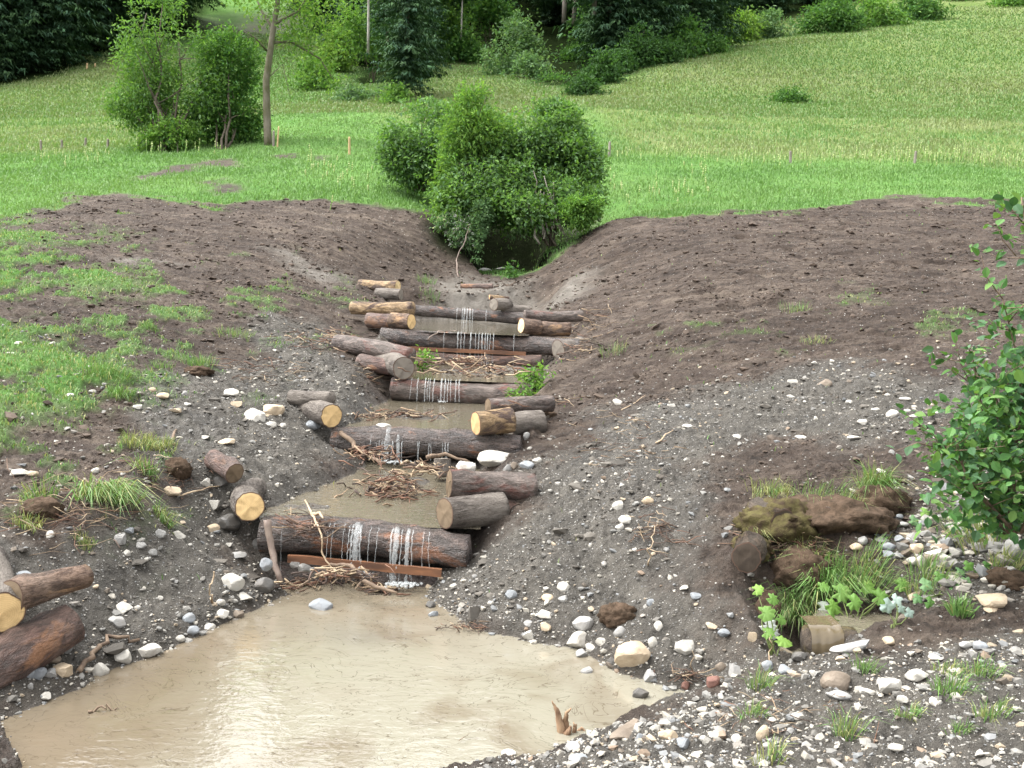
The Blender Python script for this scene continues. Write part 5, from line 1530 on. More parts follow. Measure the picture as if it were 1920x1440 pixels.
tuft(1440,925,40,80,150,DRYP,'dry root fringe hanging from the mossy earth clump', lean=(-.2,-.9,0), wid=.004)
tuft(1540,935,46,110,200,MIXD,'straggly grass fringe on the long earth clump', lean=(.1,-.8,0), wid=.004)
tuft(1420,1000,36,50,110,DRYP,'dry root fringe over the dark mossy stump', lean=(.2,-.8,0), wid=.004)
tuft(1505,1035,40,80,160,DRYP,'brown rootlets sticking out of the tumbled root felt', lean=(-.1,-.7,0), wid=.004)
# ------------------------------------------------------------------ LEAVES, SHRUBS, TREES
LEAF_MAT = mat_attr("leaf_material", 0.62, 0.40, 0.15, 0.15, 6.0)
NEEDLE_MAT = mat_attr("needle_material", 0.75, 0.10, 0.15, 0.2, 2.0)
TRUNK_MAT = mat_simple('grey_trunk_bark', (0.20, 0.175, 0.15), (0.10, 0.085, 0.07), 5.0, 0.85, 0.2, 0.8, 0.03, True, (1, 1, .35))
PINE_MAT = mat_simple('pine_trunk_bark', (0.27, 0.235, 0.215), (0.15, 0.125, 0.11), 2.5, 0.85, 0.2, 0.8, 0.04, True, (1, 1, .4))
MOSSTRUNK = mat_simple('mossy_trunk_bark', (0.165, 0.145, 0.115), (0.075, 0.075, 0.035), 3.0, 0.9, 0.2, 0.9, 0.04, True, (1, 1, .5))
BIRCH = mat_simple('pale_trunk_bark', (0.42, 0.40, 0.36), (0.20, 0.185, 0.165), 4.0, 0.8, 0.2, 0.5, 0.02, True, (1, 1, .6))
STEM_MAT = mat_simple('pale_stem_bark', (0.12, 0.10, 0.075), (0.06, 0.05, 0.036), 12.0, 0.8, 0.2, 0.4, 0.01, True, (1, 1, .4))
TWIG_MAT = mat_simple('brown_twig_bark', (0.20, 0.145, 0.10), (0.10, 0.07, 0.05), 14.0, 0.75, 0.25, 0.5, 0.008)

def leaves(C, L, col, up=0.5, out=None, wid=0.5, r=rng):
    """folded leaf quads at the points C"""
    n = len(C)
    d = r.normal(size=(n, 3)); d[:, 2] -= 0.35
    if out is not None: d = d + 0.9 * out
    d /= np.linalg.norm(d, axis=1)[:, None]
    nn = r.normal(size=(n, 3)) * 0.7 + np.array((0, 0, up * 2))
    s = np.cross(d, nn); s /= np.linalg.norm(s, axis=1)[:, None] + 1e-9
    u = np.cross(s, d)
    L = np.broadcast_to(L, (n,))[:, None]
    V = np.stack([C, C + d * L * .45 + s * L * wid / 2 + u * L * .08, C + d * L - u * L * .06, C + d * L * .45 - s * L * wid / 2 + u * L * .08], 1).reshape(-1, 3)
    return V, (np.arange(n) * 4)[:, None] + np.array([[0, 1, 2, 3]]), np.repeat(col, 4, 0)

def crown_points(ell, n, rclump, per, r, thr=-0.12, fscale=1.0, shell=0.55):
    """leaf positions gathered in clumps inside a set of ellipsoids; noise leaves gaps"""
    vol = np.array([e[3] * e[4] * e[5] for e in ell]) ** 0.67
    k = r.choice(len(ell), n, p=vol / vol.sum())
    E = np.array([e[:6] for e in ell])[k]
    v = r.normal(size=(n, 3)); v /= np.linalg.norm(v, axis=1)[:, None]
    rad = (shell + (1 - shell) * r.random(n) ** 0.6)[:, None]
    sx = int(r.integers(1000))
    lob = fbm(v[:, 0] * 2.1 + k * 7.7 + sx, v[:, 1] * 1.3 + v[:, 2] * 2.1, 3, sx)
    rad = rad * (0.90 + 0.34 * lob[:, None] + 0.24 * r.random((n, 1)) ** 4)
    c = E[:, :3] + v * rad * E[:, 3:6]
    q = fbm(c[:, 0] * fscale + c[:, 2] * 0.7 * fscale, c[:, 1] * fscale * .6 + c[:, 2] * fscale, 3, int(r.integers(1000)))
    ok = q > thr
    if ok.mean() < 0.4: ok = q > np.quantile(q, 0.25)
    c, v = c[ok], v[ok]
    pts = c[:, None] + r.normal(size=(len(c), per, 3)) * rclump * np.array((1, 1, .75))
    tone = (0.78 + 0.44 * r.random(len(c)))[:, None].repeat(per, 1)
    out = np.repeat(v[:, None], per, 1)
    return pts.reshape(-1, 3), out.reshape(-1, 3), tone.reshape(-1)

def ell_px(cx, cy, rx, ry, Y, dep=0.85):
    c = P(cx, cy, Y); return (c[0], c[1], c[2], M(rx, Y), M(rx, Y) * dep, M(ry, Y))

def crown_mesh(name, ell, n, per, size, pal, seed, rcl=0.18, thr=-0.12, fscale=1.0, org=(0, 0, 0), wid=0.5, shell=0.55, mat=None, shoots=None):
    r = np.random.default_rng(seed)
    pts, out, tone = crown_points(ell, n, rcl, per, r, thr, fscale, shell)
    # shoots that stick out of the outline
    ns = shoots if shoots is not None else n // 14
    if ns:
        E = np.array([e[:6] for e in ell])[r.integers(0, len(ell), ns)]
        v = r.normal(size=(ns, 3)); v[:, 2] = np.abs(v[:, 2]) + .1; v /= np.linalg.norm(v, axis=1)[:, None]
        b = E[:, :3] + v * E[:, 3:6] * .88
        d = v * (.9, .9, .6) + np.array((0, 0, .75)) + r.normal(0, .3, (ns, 3)); d /= np.linalg.norm(d, axis=1)[:, None]
        ln = E[:, 5:6] * r.uniform(.15, .5, (ns, 1)); m = 11; q = np.linspace(0, 1, m)[None, :, None]
        sp = b[:, None] + d[:, None] * ln[:, None] * q + r.normal(0, 1, (ns, m, 3)) * size * .45 * (1.1 - .6 * q)
        pts = np.concatenate([pts, sp.reshape(-1, 3)]); out = np.concatenate([out, np.repeat(d, m, 0)]); tone = np.concatenate([tone, np.repeat(r.uniform(.9, 1.3, ns), m)])
    pal = np.array(pal)
    col = pal[r.integers(0, len(pal), len(pts))] * tone[:, None] * r.uniform(.85, 1.15, (len(pts), 1))
    V, f, c = leaves(pts - np.array(org), size * r.uniform(.7, 1.25, len(pts)), col, 0.5, out, wid, r)
    return np_mesh(name, V, f, mat or LEAF_MAT, False, {'col': c})

def stems_mesh(name, base, tips, r0, mat, seed, sub=3, spread=0.1):
    r = np.random.default_rng(seed); mb = MB()
    for t in tips:
        b = np.array(base) + r.normal(0, spread, 3) * (1, 1, 0)
        p = wiggle(b, t, 7, 0.04 * np.linalg.norm(np.array(t) - b) / 2, 0, int(r.integers(1e6)))
        mb.add(*tube(p, np.linspace(r0, r0 * .3, 7), 6))
        for _ in range(sub):
            k = r.integers(2, 6); q = p[k] + r.normal(0, .35, 3) * np.linalg.norm(np.array(t) - b) / 3 + (0, 0, .2)
            mb.add(*tube(wiggle(p[k], q, 4, .03, 0, int(r.integers(1e6))), np.linspace(r0 * .5, r0 * .15, 4), 5))
    return mb.mesh(name, mat)

def shrub(name, label, cat, base, ell, n, per, size, pal, seed, stems=None, r0=0.03, smat=None, group=None, **k):
    b = np.array(base, float)
    root = bpy.data.objects.new(name, None); COL.objects.link(root); root.location = b
    tag(root, label, cat, group)
    obj('crown', crown_mesh('crown', ell, n, per, size, pal, seed, org=b, **k), root)
    tips = stems if stems is not None else [np.array(e[:3]) + (0, 0, e[5] * .4) for e in ell]
    obj('trunk' if cat == 'tree' else 'stems', stems_mesh('stems', (0, 0, -0.1), [np.array(t) - b for t in tips], r0, smat or STEM_MAT, seed + 1), root)
    return root
DG = [(.060, .145, .034), (.080, .175, .042), (.100, .200, .050), (.065, .150, .050)]
MG = [(.095, .205, .040), (.125, .240, .050), (.150, .270, .062), (.100, .205, .060)]
LG = [(.130, .245, .045), (.165, .280, .058), (.190, .295, .078), (.120, .225, .048)]
BG = [(.100, .190, .080), (.125, .220, .098), (.150, .240, .112), (.090, .170, .070)]
YG = [(.16, .25, .035), (.20, .27, .05), (.13, .22, .035)]

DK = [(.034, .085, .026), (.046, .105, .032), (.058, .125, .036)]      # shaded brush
def gpt(px, py, Ymin=0): return hit(px, py, None, Ymin)

# bushes over the hollow
bp = gpt(880, 470); bL = gpt(790, 360)
shrub('shrub', 'large round grey-green shrub standing at the left of the dark hollow', 'shrub', P(790, 352, 29.5), [ell_px(790,255,67,54,29.5), ell_px(770,308,53,47,29.5), ell_px(835,240,56,40,29.3), ell_px(840,300,58,58,28.8), ell_px(752,278,32,38,29.5), ell_px(800,215,35,25,29.6), ell_px(860,262,46,45,29), ell_px(900,240,39,34,28.8)], 3900, 9, .15, BG[:3] + MG[:2], 11, r0=.04, rcl=.20, thr=-.02, fscale=.9, shell=.55, shoots=260)
rb = shrub('shrub', 'largest bush, dense green with pale bare stems, leaning over the dark hollow', 'shrub', P(1030, 455, 26.2), [ell_px(1025,262,77,60,27.5), ell_px(980,290,70,63,27.7), ell_px(1060,320,63,63,27), ell_px(970,345,86,63,27), ell_px(925,300,58,60,27.5), ell_px(1088,315,35,54,27.2), ell_px(895,360,65,56,26.4), ell_px(960,400,84,34,26.0), ell_px(865,390,39,38,26.2), ell_px(1065,375,56,34,26.4), ell_px(1040,225,39,29,27.6), ell_px(915,262,51,45,27.8), ell_px(870,320,46,54,27.4)], 6800, 9, .135, BG[:3] + MG[:3], 12,
      stems=[P(a, b, 26.6) for a, b in ((1000,350),(1015,330),(1030,350),(1045,320),(960,360),(1060,340),(990,380))], r0=.035, rcl=.19, thr=-.02, fscale=.9, shell=.55, shoots=420)
mbs = MB()
for (x0, y0, x1, y1, w) in ((1012,458,985,370,5),(1018,440,1008,370,3.5),(1020,448,1014,355,4),(1036,430,1020,360,3),(1040,428,1038,340,3.5),(1052,432,1025,358,4),(1058,440,1020,330,3),(1030,438,1000,320,3)):
    mbs.add(*tube(wiggle(P(x0,y0,25.6) - P(1030,455,26.2), P(x1,y1,25.9) - P(1030,455,26.2), 7, .04), np.linspace(M(w,26)/2, M(w,26)/3.4, 7), 6))
obj('bare_stems', mbs.mesh('bare_stems', mat_simple('grey_stem_bark', (0.26, 0.235, 0.20), (0.13, 0.115, 0.095), 12.0, 0.8)), rb)
shrub('ash_sapling', 'young yellow-green ash sapling rising between the two big bushes', 'tree', P(880, 420, 26.8), [ell_px(885,205,26,42,26.8,.9), ell_px(870,260,34,50,26.6,.9), ell_px(860,330,38,60,26.4,.9), ell_px(915,250,26,36,26.7,.9), ell_px(850,390,30,36,26.2,.9)], 900, 10, .15, MG + LG[:2], 13, r0=.05, rcl=.22, thr=-.1, fscale=1.5, wid=.36)
shrub('shrub', 'bramble with pale flowers hanging over the cut earth left of the hollow', 'shrub', gpt(850, 420), [ell_px(855,420,34,18,25.8), ell_px(870,440,24,22,25.5)], 420, 8, .10, BG + [(.35,.37,.33)], 14, r0=.015, rcl=.10)
shrub('ivy', 'ivy curtain hanging down over the left side of the dark hollow', 'ivy', P(905, 400, 25.4), [ell_px(903,410,14,34,25.4), ell_px(898,450,9,20,25.3), ell_px(896,475,6,18,25.2)], 420, 8, .09, BG, 15, r0=.012, rcl=.07)
shrub('shrub', 'small bright green bush at the right rim of the hollow', 'shrub', gpt(1085, 425), [ell_px(1085,398,34,28,25.3), ell_px(1110,392,20,20,25.2)], 520, 8, .11, MG + LG[:1], 16, r0=.02, rcl=.10)
shrub('weed', 'green weed growing among the flat rocks in front of the hollow', 'plant', gpt(957, 520), [ell_px(958,508,11,12,24.2), ell_px(962,496,6,9,24.2)], 30, 6, .09, DG, 17, r0=.008, rcl=.08)
# leafy green branches fallen on the logs
shrub('leafy_branch', 'leafy green branch lying at the right end of the third step', 'branch', P(985, 745, 13.7), [ell_px(1000,715,26,20,13.6), ell_px(985,738,24,12,13.5), ell_px(1010,700,18,14,13.7)], 60, 8, .085, MG + LG[:2], 18, r0=.01, rcl=.06)
shrub('leafy_branch', 'small leafy sprig below the fourth step, at its left', 'branch', P(795, 690, 14.9), [ell_px(798,675,14,16,15.0)], 26, 7, .08, MG + LG[:2], 19, r0=.008, rcl=.06)

# group of trees on the left meadow
shrub('ash_sapling', 'tall feathery light green sapling in the left tree group', 'tree', gpt(310, 285), [ell_px(275,45,38,48,40,.9), ell_px(305,20,32,30,40,.9), ell_px(285,115,55,45,40,.9), ell_px(335,100,45,52,40,.9), ell_px(265,200,55,38,40,.9), ell_px(330,190,60,60,40,.9), ell_px(300,250,60,34,39.6,.9), ell_px(245,215,36,22,40,.9), ell_px(380,170,34,50,40,.9)], 2300, 10, .19, MG + BG[1:3] + LG[:1], 21, r0=.06, rcl=.30, thr=-.03, fscale=1.0, wid=.36)
shrub('shrub', 'dense dark green bush at the right of the left tree group', 'shrub', gpt(420, 280), [ell_px(425,125,52,58,41), ell_px(435,190,56,60,41), ell_px(400,225,52,52,41), ell_px(455,235,34,42,41)], 2500, 9, .17, DG + MG[:2], 22, r0=.06, rcl=.26, thr=-.08, fscale=1.0)
shrub('shrub', 'low fern-like light bush at the foot of the feathery sapling', 'shrub', gpt(330, 288), [ell_px(325,258,46,28,39.2), ell_px(290,270,30,20,39.2)], 600, 9, .17, LG[:2] + MG, 23, r0=.02, rcl=.18)
# mossy trunk with a thin crown
def big_tree(label, bx, by, pts, r0px, Y, mat, branches, ell, n, per, size, pal, seed, name='tree', group=None, **k):
    b = gpt(bx, by); Yb = b[1]
    root = bpy.data.objects.new(name, None); COL.objects.link(root); root.location = b
    tag(root, label, 'tree', group)
    mb = MB()
    path = [(bx, by + 3)] + pts
    p = np.array([P(a, c, Yb) for a, c in path]) - b
    p[0, 2] -= 0.1
    pp = np.concatenate([np.linspace(p[i], p[i + 1], 5)[:-1] for i in range(len(p) - 1)] + [p[-1:]])
    mb.add(*tube(pp, np.linspace(M(r0px, Yb) / 2, M(r0px, Yb) / 4, len(pp)), 9))
    for br in branches:
        q = np.array([P(a, c, Yb + d) for a, c, d in br[0]]) - b
        qq = np.concatenate([np.linspace(q[i], q[i + 1], 4)[:-1] for i in range(len(q) - 1)] + [q[-1:]])
        mb.add(*tube(qq, np.linspace(M(br[1], Yb) / 2, M(br[1], Yb) / 7, len(qq)), 6))
    obj('trunk', mb.mesh('trunk', mat), root)
    obj('crown', crown_mesh('crown', ell, n, per, size, pal, seed, org=b, **k), root)
    return root
big_tree('old tree with a grey mossy trunk and thin crown beside the left bush group', 503, 272, [(500,210),(499,150),(507,95),(512,55),(520,10),(525,-60)], 15, 40, MOSSTRUNK,
    [([(500,95,0),(478,70,-.5),(455,58,-1)], 4), ([(508,80,0),(545,78,.5),(600,110,1),(625,150,1)], 6), ([(512,55,0),(490,20,.5),(470,-30,1)], 6), ([(515,45,0),(560,20,0),(590,-30,.4)], 5), ([(499,150,0),(530,120,.3),(545,185,.5)], 2.5)],
    [ell_px(540,15,62,50,40), ell_px(595,75,44,44,40.5), ell_px(480,-20,60,40,40), ell_px(600,10,50,36,40.5), ell_px(620,135,24,34,40.8), ell_px(545,100,30,30,40.2), ell_px(470,30,30,34,39.8)], 480, 8, .17, LG + MG[:1], 24, rcl=.30, thr=.05, fscale=.9)

# shrubs in the hollow behind and along the wood edge
WB = 'bushes along the edge of the wood'
SH = [(660,200,26,34,62,BG,'small conifer-like bush beside the stony grass behind the mossy tree'),(690,200,34,30,64,BG,'grey willow bush right of the small conifer-like bush'),(740,190,20,26,60,MG,'round bush half hidden behind the large grey-green shrub'),
      (965,95,62,62,92,BG,'tall blue-green bush in front of the bare pine trunks'),(985,140,46,36,78,BG,'rounded grey-green willow at the head of the valley'),(1040,165,44,20,76,DG,'low dark brush under the two tall bare trunks'),
      (1075,130,36,40,108,DG,'dark bush between the tall bare trunks'),(700,50,62,70,86,MG,'mid green broadleaf tree left of the dark spruce'),(1130,50,56,56,104,DG,'dark broadleaf bush at the edge behind the right hill'),
      (1310,50,62,48,112,MG,'broad green thicket at the top of the right hill, left of the bushes'),(1390,62,46,34,104,LG,'pale bushy scrub at the crest of the right hill'),(1450,50,46,28,106,BG,'grey-green scrub at the crest of the right hill'),
      (1560,40,62,36,106,DG,'dark green bush, left of the row on the right hill crest'),(1640,38,60,36,110,MG,'middle bush of the row on the right hill crest'),(1720,28,46,34,114,DG,'right bush of the row on the right hill crest'),
      (1900,15,46,18,124,MG,'bush at the top right corner of the picture'),(840,50,56,54,106,MG,'dark broadleaf mass above the grassy knoll'),(860,100,40,34,105,DG,'shadowy bush on top of the grassy knoll'),(590,150,34,40,70,MG,'thin pale green bush behind the mossy trunk'),
      (630,95,22,46,92,LG,'light green broadleaf tree behind the thin crown'),(780,120,30,30,90,DG,'dark undergrowth right of the dark spruce'),(920,30,50,50,110,DG,'mid green foliage high behind the bare pines'),(1225,50,56,50,104,MG,'dark green bush at the wood edge left of the thicket'),
      (1480,190,22,12,62,DG,'small dark juniper bush on the right hill slope'),(1820,0,60,14,132,MG,'low hedge-like scrub on the top of the right hill')]
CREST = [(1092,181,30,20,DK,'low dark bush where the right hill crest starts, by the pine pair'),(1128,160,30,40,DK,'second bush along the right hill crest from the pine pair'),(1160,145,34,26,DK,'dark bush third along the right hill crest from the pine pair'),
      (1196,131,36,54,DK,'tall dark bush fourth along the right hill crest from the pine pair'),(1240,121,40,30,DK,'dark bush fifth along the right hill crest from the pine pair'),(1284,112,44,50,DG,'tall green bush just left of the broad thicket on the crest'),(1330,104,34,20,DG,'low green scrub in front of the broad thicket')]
for (px, py, rx, ry, pl, lb) in CREST:
    SH.append((px, py - ry * .55, rx, ry, hit(px, py)[1] + 1.2, pl, lb))
for i, (cx, cy, rx, ry, Y, pl, lb) in enumerate(SH):
    e = [ell_px(cx, cy, rx * .8, ry * .8, Y), ell_px(cx - rx * .45, cy + ry * .3, rx * .5, ry * .55, Y - .6), ell_px(cx + rx * .45, cy + ry * .25, rx * .5, ry * .6, Y - .4), ell_px(cx + rx * .1, cy - ry * .5, rx * .45, ry * .5, Y)]
    c = P(cx, cy + ry * .9, Y); c[2] = min(c[2], float(GZ(c[0], c[1])) + 0.1)
    zb = float(GZ(c[0], c[1])); hz = c[2]
    area = rx * ry * Y * Y / F / F
    shrub('shrub' if ry < 55 else 'broadleaf_tree', lb, 'bush' if ry < 55 else 'tree', (c[0], c[1], zb), e, int(min(1500, 260 + 26 * area)), 9, .0042 * Y, pl, 30 + i, r0=.05, rcl=.006 * Y, thr=-.08, fscale=28.0 / Y)

# spruces
def spruce_mesh(H, seed, bare=0.08, width=0.17, pal=None):
    r = np.random.default_rng(seed)
    mb = MB(); pal = np.array(pal or [(.050, .105, .052), (.064, .130, .058), (.082, .155, .064), (.052, .110, .064)])
    z = H * bare
    while z < H * 0.985:
        f = (z - H * bare) / (H * (1 - bare))
        L = H * width * (1 - f) ** 0.75 * r.uniform(.8, 1.12) + .25
        if f < .15: L *= .6 + f * 2.7
        nb = int(8 + 3 * (1 - f)); a0 = r.uniform(0, 6.28)
        for k in range(nb):
            a = a0 + 6.28 * k / nb + r.normal(0, .15); l = L * r.uniform(.65, 1.12)
            d = np.array((math.cos(a), math.sin(a), 0.0)); s = np.array((-math.sin(a), math.cos(a), 0))
            ns = max(3, int(l / .55)); tone = r.uniform(.7, 1.3)
            q = (np.arange(ns) + .6) / ns
            pts = d[None] * (l * q)[:, None] + np.array((0, 0, 1.0))[None] * (z - l * .42 * q ** 1.3 + l * .12 * q ** 3)[:, None]
            w = (l * .20 * (1 - q * .55) + .14)
            for j in range(ns):
                p = pts[j]; ww = w[j] * r.uniform(.8, 1.25); drop = ww * r.uniform(.5, 1.05)
                c = pal[r.integers(len(pal))] * tone
                nf = 13
                aa = r.uniform(-1.5, 1.5, nf); ll = ww * r.uniform(.35, 1.05, nf); dz = -r.uniform(.15, 1.1, nf)
                e = d[None] * np.cos(aa)[:, None] + s[None] * np.sin(aa)[:, None]
                po = p + d * ww * .8 * r.uniform(-1, 1, (nf, 1)) + s * ww * .5 * r.uniform(-1, 1, (nf, 1))
                tip = po + e * ll[:, None] + np.array((0, 0, 1.0)) * (dz * ll)[:, None]
                sd_ = np.stack([-e[:, 1], e[:, 0], np.zeros(nf)], 1) * (ll * .15 + .02)[:, None]
                V = np.stack([po + sd_ * .8, po - sd_ * .8, tip], 1).reshape(-1, 3)
                mb.add(V, np.arange(nf * 3).reshape(-1, 3), None, np.repeat(c[None] * r.uniform(.8, 1.2, (nf, 1)), 3, 0))
        z += H * .0135 * r.uniform(.8, 1.3) + .1
    return mb.mesh('crown', NEEDLE_MAT, False)
def trunk_mesh(H, r0, mat, lean=(0, 0)):
    z = np.linspace(-.4, H * .985, 12)
    p = np.stack([lean[0] * (z / H) ** 1.3 * H, lean[1] * z, z], 1)
    return (lambda mb: (mb.add(*tube(p, np.linspace(r0, r0 * .12, 12), 9)), mb.mesh('trunk', mat))[1])(MB())
PROTO = []
for k, (H, ba, wd) in enumerate([(27, .05, .165), (31, .14, .14), (24, .03, .19), (29, .24, .13), (33, .30, .12), (22, .02, .20)]):
    PROTO.append((H, spruce_mesh(H, 70 + k, ba, wd), trunk_mesh(H, H * .0095, PINE_MAT if k in (1, 3, 4) else TRUNK_MAT)))
def spruce(k, x, y, sc, label, group, rz=None, z=None):
    H, cm, tm_ = PROTO[k]
    root = bpy.data.objects.new('spruce', None); COL.objects.link(root)
    root.location = (x, y, float(GZ(x, y)) if z is None else z); root.rotation_euler = (0, 0, rng.uniform(0, 6.28) if rz is None else rz); root.scale = (sc, sc, sc * rng.uniform(.92, 1.08))
    tag(root, label, 'tree', group)
    obj('trunk', tm_, root); obj('crown', cm, root)
    return root
n_sp = 0
def at_px(px, Y): return (px - 960) / F * Y / math.cos(PITCH)
GL, GC, GRt = 'dark spruces of the wood on the left', 'dark spruces behind the valley', 'spruces behind the crest of the right hill'
LL, LC, LR = 'tall dark spruce in the wood at the left above the meadow', 'dark spruce in the wood behind the valley', 'spruce in the wood beyond the crest of the right hill'
def edge_Y(px, py): return hit(px, py)[1]
for px, py in [(-190,178),(-150,172),(-95,168),(-50,160),(-5,156),(35,150),(72,142),(112,130),(150,116),(190,104),(228,98),(262,92),(300,84),(338,74),(375,66),(410,58)]:
    Y = edge_Y(px, py) + rng.uniform(.5, 3)
    spruce(int(rng.choice([0, 1, 3, 2])), at_px(px, Y), Y, rng.uniform(.85, 1.1), LL, GL)
for row in range(3):
    for px in np.arange(-230 + row * 17, 405, 44):
        py = np.interp(px, [-230, 0, 205, 330, 430, 470], [182, 158, 100, 76, 56, 46])
        Y = edge_Y(px, py) + 8 + row * 11 + rng.uniform(-3, 3)
        spruce(int(rng.choice([0, 1, 3, 4])), at_px(px + rng.uniform(-12, 12), Y), Y, rng.uniform(.85, 1.15), LL, GL)
# the big dark spruces right of the mossy tree
for px, Y, k, sc, lb in [(748,62,0,.62,'broad dark spruce with branches down to the grass, behind the large shrub'),(712,72,3,.56,'dark spruce just left of the broad one with low branches'),(778,80,0,.62,'dark spruce just right of the broad one with low branches'),
                     (650,98,0,.9,'slim spruce behind the pale birch trunks')]:
    spruce(k, at_px(px, Y), Y, sc, lb, None)
for row in range(4):
    for px in np.arange(540 + row * 19, 1300, 52):
        base = np.interp(px, [540, 640, 760, 850, 930, 1040, 1180, 1300], [132, 112, 98, 112, 124, 128, 122, 116])
        Y = base + row * 13 + rng.uniform(-4, 4)
        spruce(int(rng.choice([0, 1, 3, 4, 2])), at_px(px + rng.uniform(-14, 14), Y), Y, rng.uniform(.85, 1.15), LC, GC)
for row in range(2):
    for px in np.arange(1300 + row * 25, 2150, 56):
        Y = np.interp(px, [1300, 1600, 1920, 2150], [132, 142, 160, 165]) + row * 15 + rng.uniform(-4, 4)
        spruce(int(rng.choice([0, 1, 2, 5])), at_px(px + rng.uniform(-16, 16), Y), Y, rng.uniform(.8, 1.1), LR, GRt)
for px, py in [(1085,168),(1112,155),(1140,142),(1168,130),(1200,122),(1232,116),(1262,112),(1296,108)]:
    Y = edge_Y(px, py) + rng.uniform(5, 12)
    spruce(int(rng.choice([0, 3, 5])), at_px(px, Y), Y, rng.uniform(.8, 1.0), LC, GC)
# straight bare trunks
def bare_pine(label, px, py, wpx, mat, H=26, lean=0.0, Ymin=70, name='pine_tree', crownz=.62):
    b = hit(px, py, None, Ymin); Y = b[1]
    root = bpy.data.objects.new(name, None); COL.objects.link(root); root.location = b
    tag(root, label, 'tree')
    obj('trunk', trunk_mesh(H, M(wpx, Y) / 2 * 1.1, mat, (lean, 0)), root)
    cr = obj('crown', spruce_mesh(H, 300 + int(px), crownz, .11), root)
    cr.location = (lean * H * .8, 0, 0)
bare_pine('thick straight bare pine trunk, left of the close pair at the valley head', 1053, 146, 9.5, PINE_MAT, 30, .004, 90)
bare_pine('slightly leaning bare pine trunk, right of the close pair at the valley head', 1069, 150, 8.5, PINE_MAT, 30, .035, 90)
bare_pine('bare pine trunk above the tall blue-green bush', 926, 78, 7.5, PINE_MAT, 30, -.004, 100)
bare_pine('bare pine trunk right behind the tall blue-green bush', 981, 50, 6, PINE_MAT, 30, .002, 110)
bare_pine('slim pale birch trunk on the grassy knoll', 863, 120, 4, BIRCH, 16, .003, 70, 'birch_tree', .45)
bare_pine('pale birch trunk in front of the dark spruce', 689, 178, 5.5, BIRCH, 17, -.012, 60, 'birch_tree', .5)
bare_pine('grey bare trunk at the edge of the left wood', 199, 100, 6, PINE_MAT, 28, -.006, 80)
bare_pine('thin dark bare trunk in the left wood above the bush group', 385, 62, 6, TRUNK_MAT, 28, .003, 90)
bare_pine('thin bare trunk in the dark wood above the right hill', 1158, 75, 4, PINE_MAT, 28, .0, 110)

# ------------------------------------------------------------------ leafy shrub in the foreground on the right
def big_leaves(C, D, L, col, r):
    """ovate leaves with a fold along the midrib, 3 strips"""
    n = len(C); d = D / np.linalg.norm(D, axis=1)[:, None]
    nn = r.normal(size=(n, 3)) * .55 + np.array((0, -.25, 1.2))
    s = np.cross(d, nn); s /= np.linalg.norm(s, axis=1)[:, None]; u = np.cross(s, d)
    q = [(0, 0), (.22, .24), (.50, .33), (.78, .20), (1.0, 0)]
    V = []
    for (a, w) in q:
        c = C + d * (L * a)[:, None] - u * (L * .16 * a * a)[:, None]
        if w == 0: V.append(c)
        else:
            V.append(c + s * (L * w)[:, None] + u * (L * w * .28)[:, None]); V.append(c); V.append(c - s * (L * w)[:, None] + u * (L * w * .28)[:, None])
    V = np.stack(V, 1); m = V.shape[1]      # 0 | 1 2 3 | 4 5 6 | 7 8 9 | 10
    f3 = np.array([(0, 2, 1), (0, 3, 2), (7, 8, 10), (8, 9, 10)]); f4 = np.array([(1, 2, 5, 4), (2, 3, 6, 5), (4, 5, 8, 7), (5, 6, 9, 8)])
    o = (np.arange(n) * m)[:, None, None]
    return V.reshape(-1, 3), (f3[None] + o).reshape(-1, 3), (f4[None] + o).reshape(-1, 4), np.repeat(col, m, 0)
r = np.random.default_rng(91)
YS = 6.2
b0 = np.array(gpt(1885, 1000)); b0[1] = YS + .1; b0[2] = float(GZ(b0[0], b0[1]))
root = bpy.data.objects.new('leafy_shrub', None); COL.objects.link(root); root.location = b0
tag(root, 'large fresh green leafy shrub at the right frame edge, nearest the road', 'shrub')
st = MB(); C, D, LL_ = [], [], []
def twig(p, w0, leaf, every, big=1.0):
    p = np.array(p) ; m = len(p)
    pp = np.concatenate([np.linspace(p[i], p[i + 1], 6)[:-1] for i in range(m - 1)] + [p[-1:]])
    st.add(*tube(pp - b0, np.linspace(w0, w0 * .3, len(pp)), 6))
    seg = np.linalg.norm(np.diff(pp, axis=0), axis=1).sum(); k = int(seg / every)
    for i in range(k):
        f = .12 + .88 * (i + r.random()) / max(k, 1); j = min(int(f * (len(pp) - 1)), len(pp) - 2)
        q = pp[j] + (pp[j + 1] - pp[j]) * (f * (len(pp) - 1) - j); t = pp[j + 1] - pp[j]; t = t / np.linalg.norm(t)
        dd = r.normal(size=3) * .9 + t * .5 + (0, -.25, -.1)
        C.append(q + r.normal(0, .02, 3)); D.append(dd); LL_.append(leaf * big * r.uniform(.45, 1.3))
def px_path(lst): return [P(a, b, YS + d) for a, b, d in lst]
MAINS = [[(1905,1000,0),(1900,860,0),(1918,760,-.1),(1905,660,-.1),(1880,560,-.2)], [(1890,1000,.1),(1868,900,.1),(1848,800,.2),(1832,720,.1),(1822,660,.1)],
         [(1920,1000,0),(1940,850,.1),(1960,700,0),(1950,560,0),(1925,440,-.1),(1915,370,0)], [(1885,1000,-.1),(1835,920,-.2),(1790,860,-.2),(1760,840,-.2)], [(1915,1000,-.2),(1950,900,-.3),(1970,800,-.3),(1960,650,-.2)],
         [(1895,990,-.2),(1850,940,-.3),(1810,890,-.3),(1795,830,-.3)], [(1910,980,.2),(1970,900,.3),(2000,750,.3),(1970,560,.2),(1945,430,.2)], [(1900,1000,-.1),(1880,880,-.2),(1870,790,-.2),(1868,700,-.1)]]
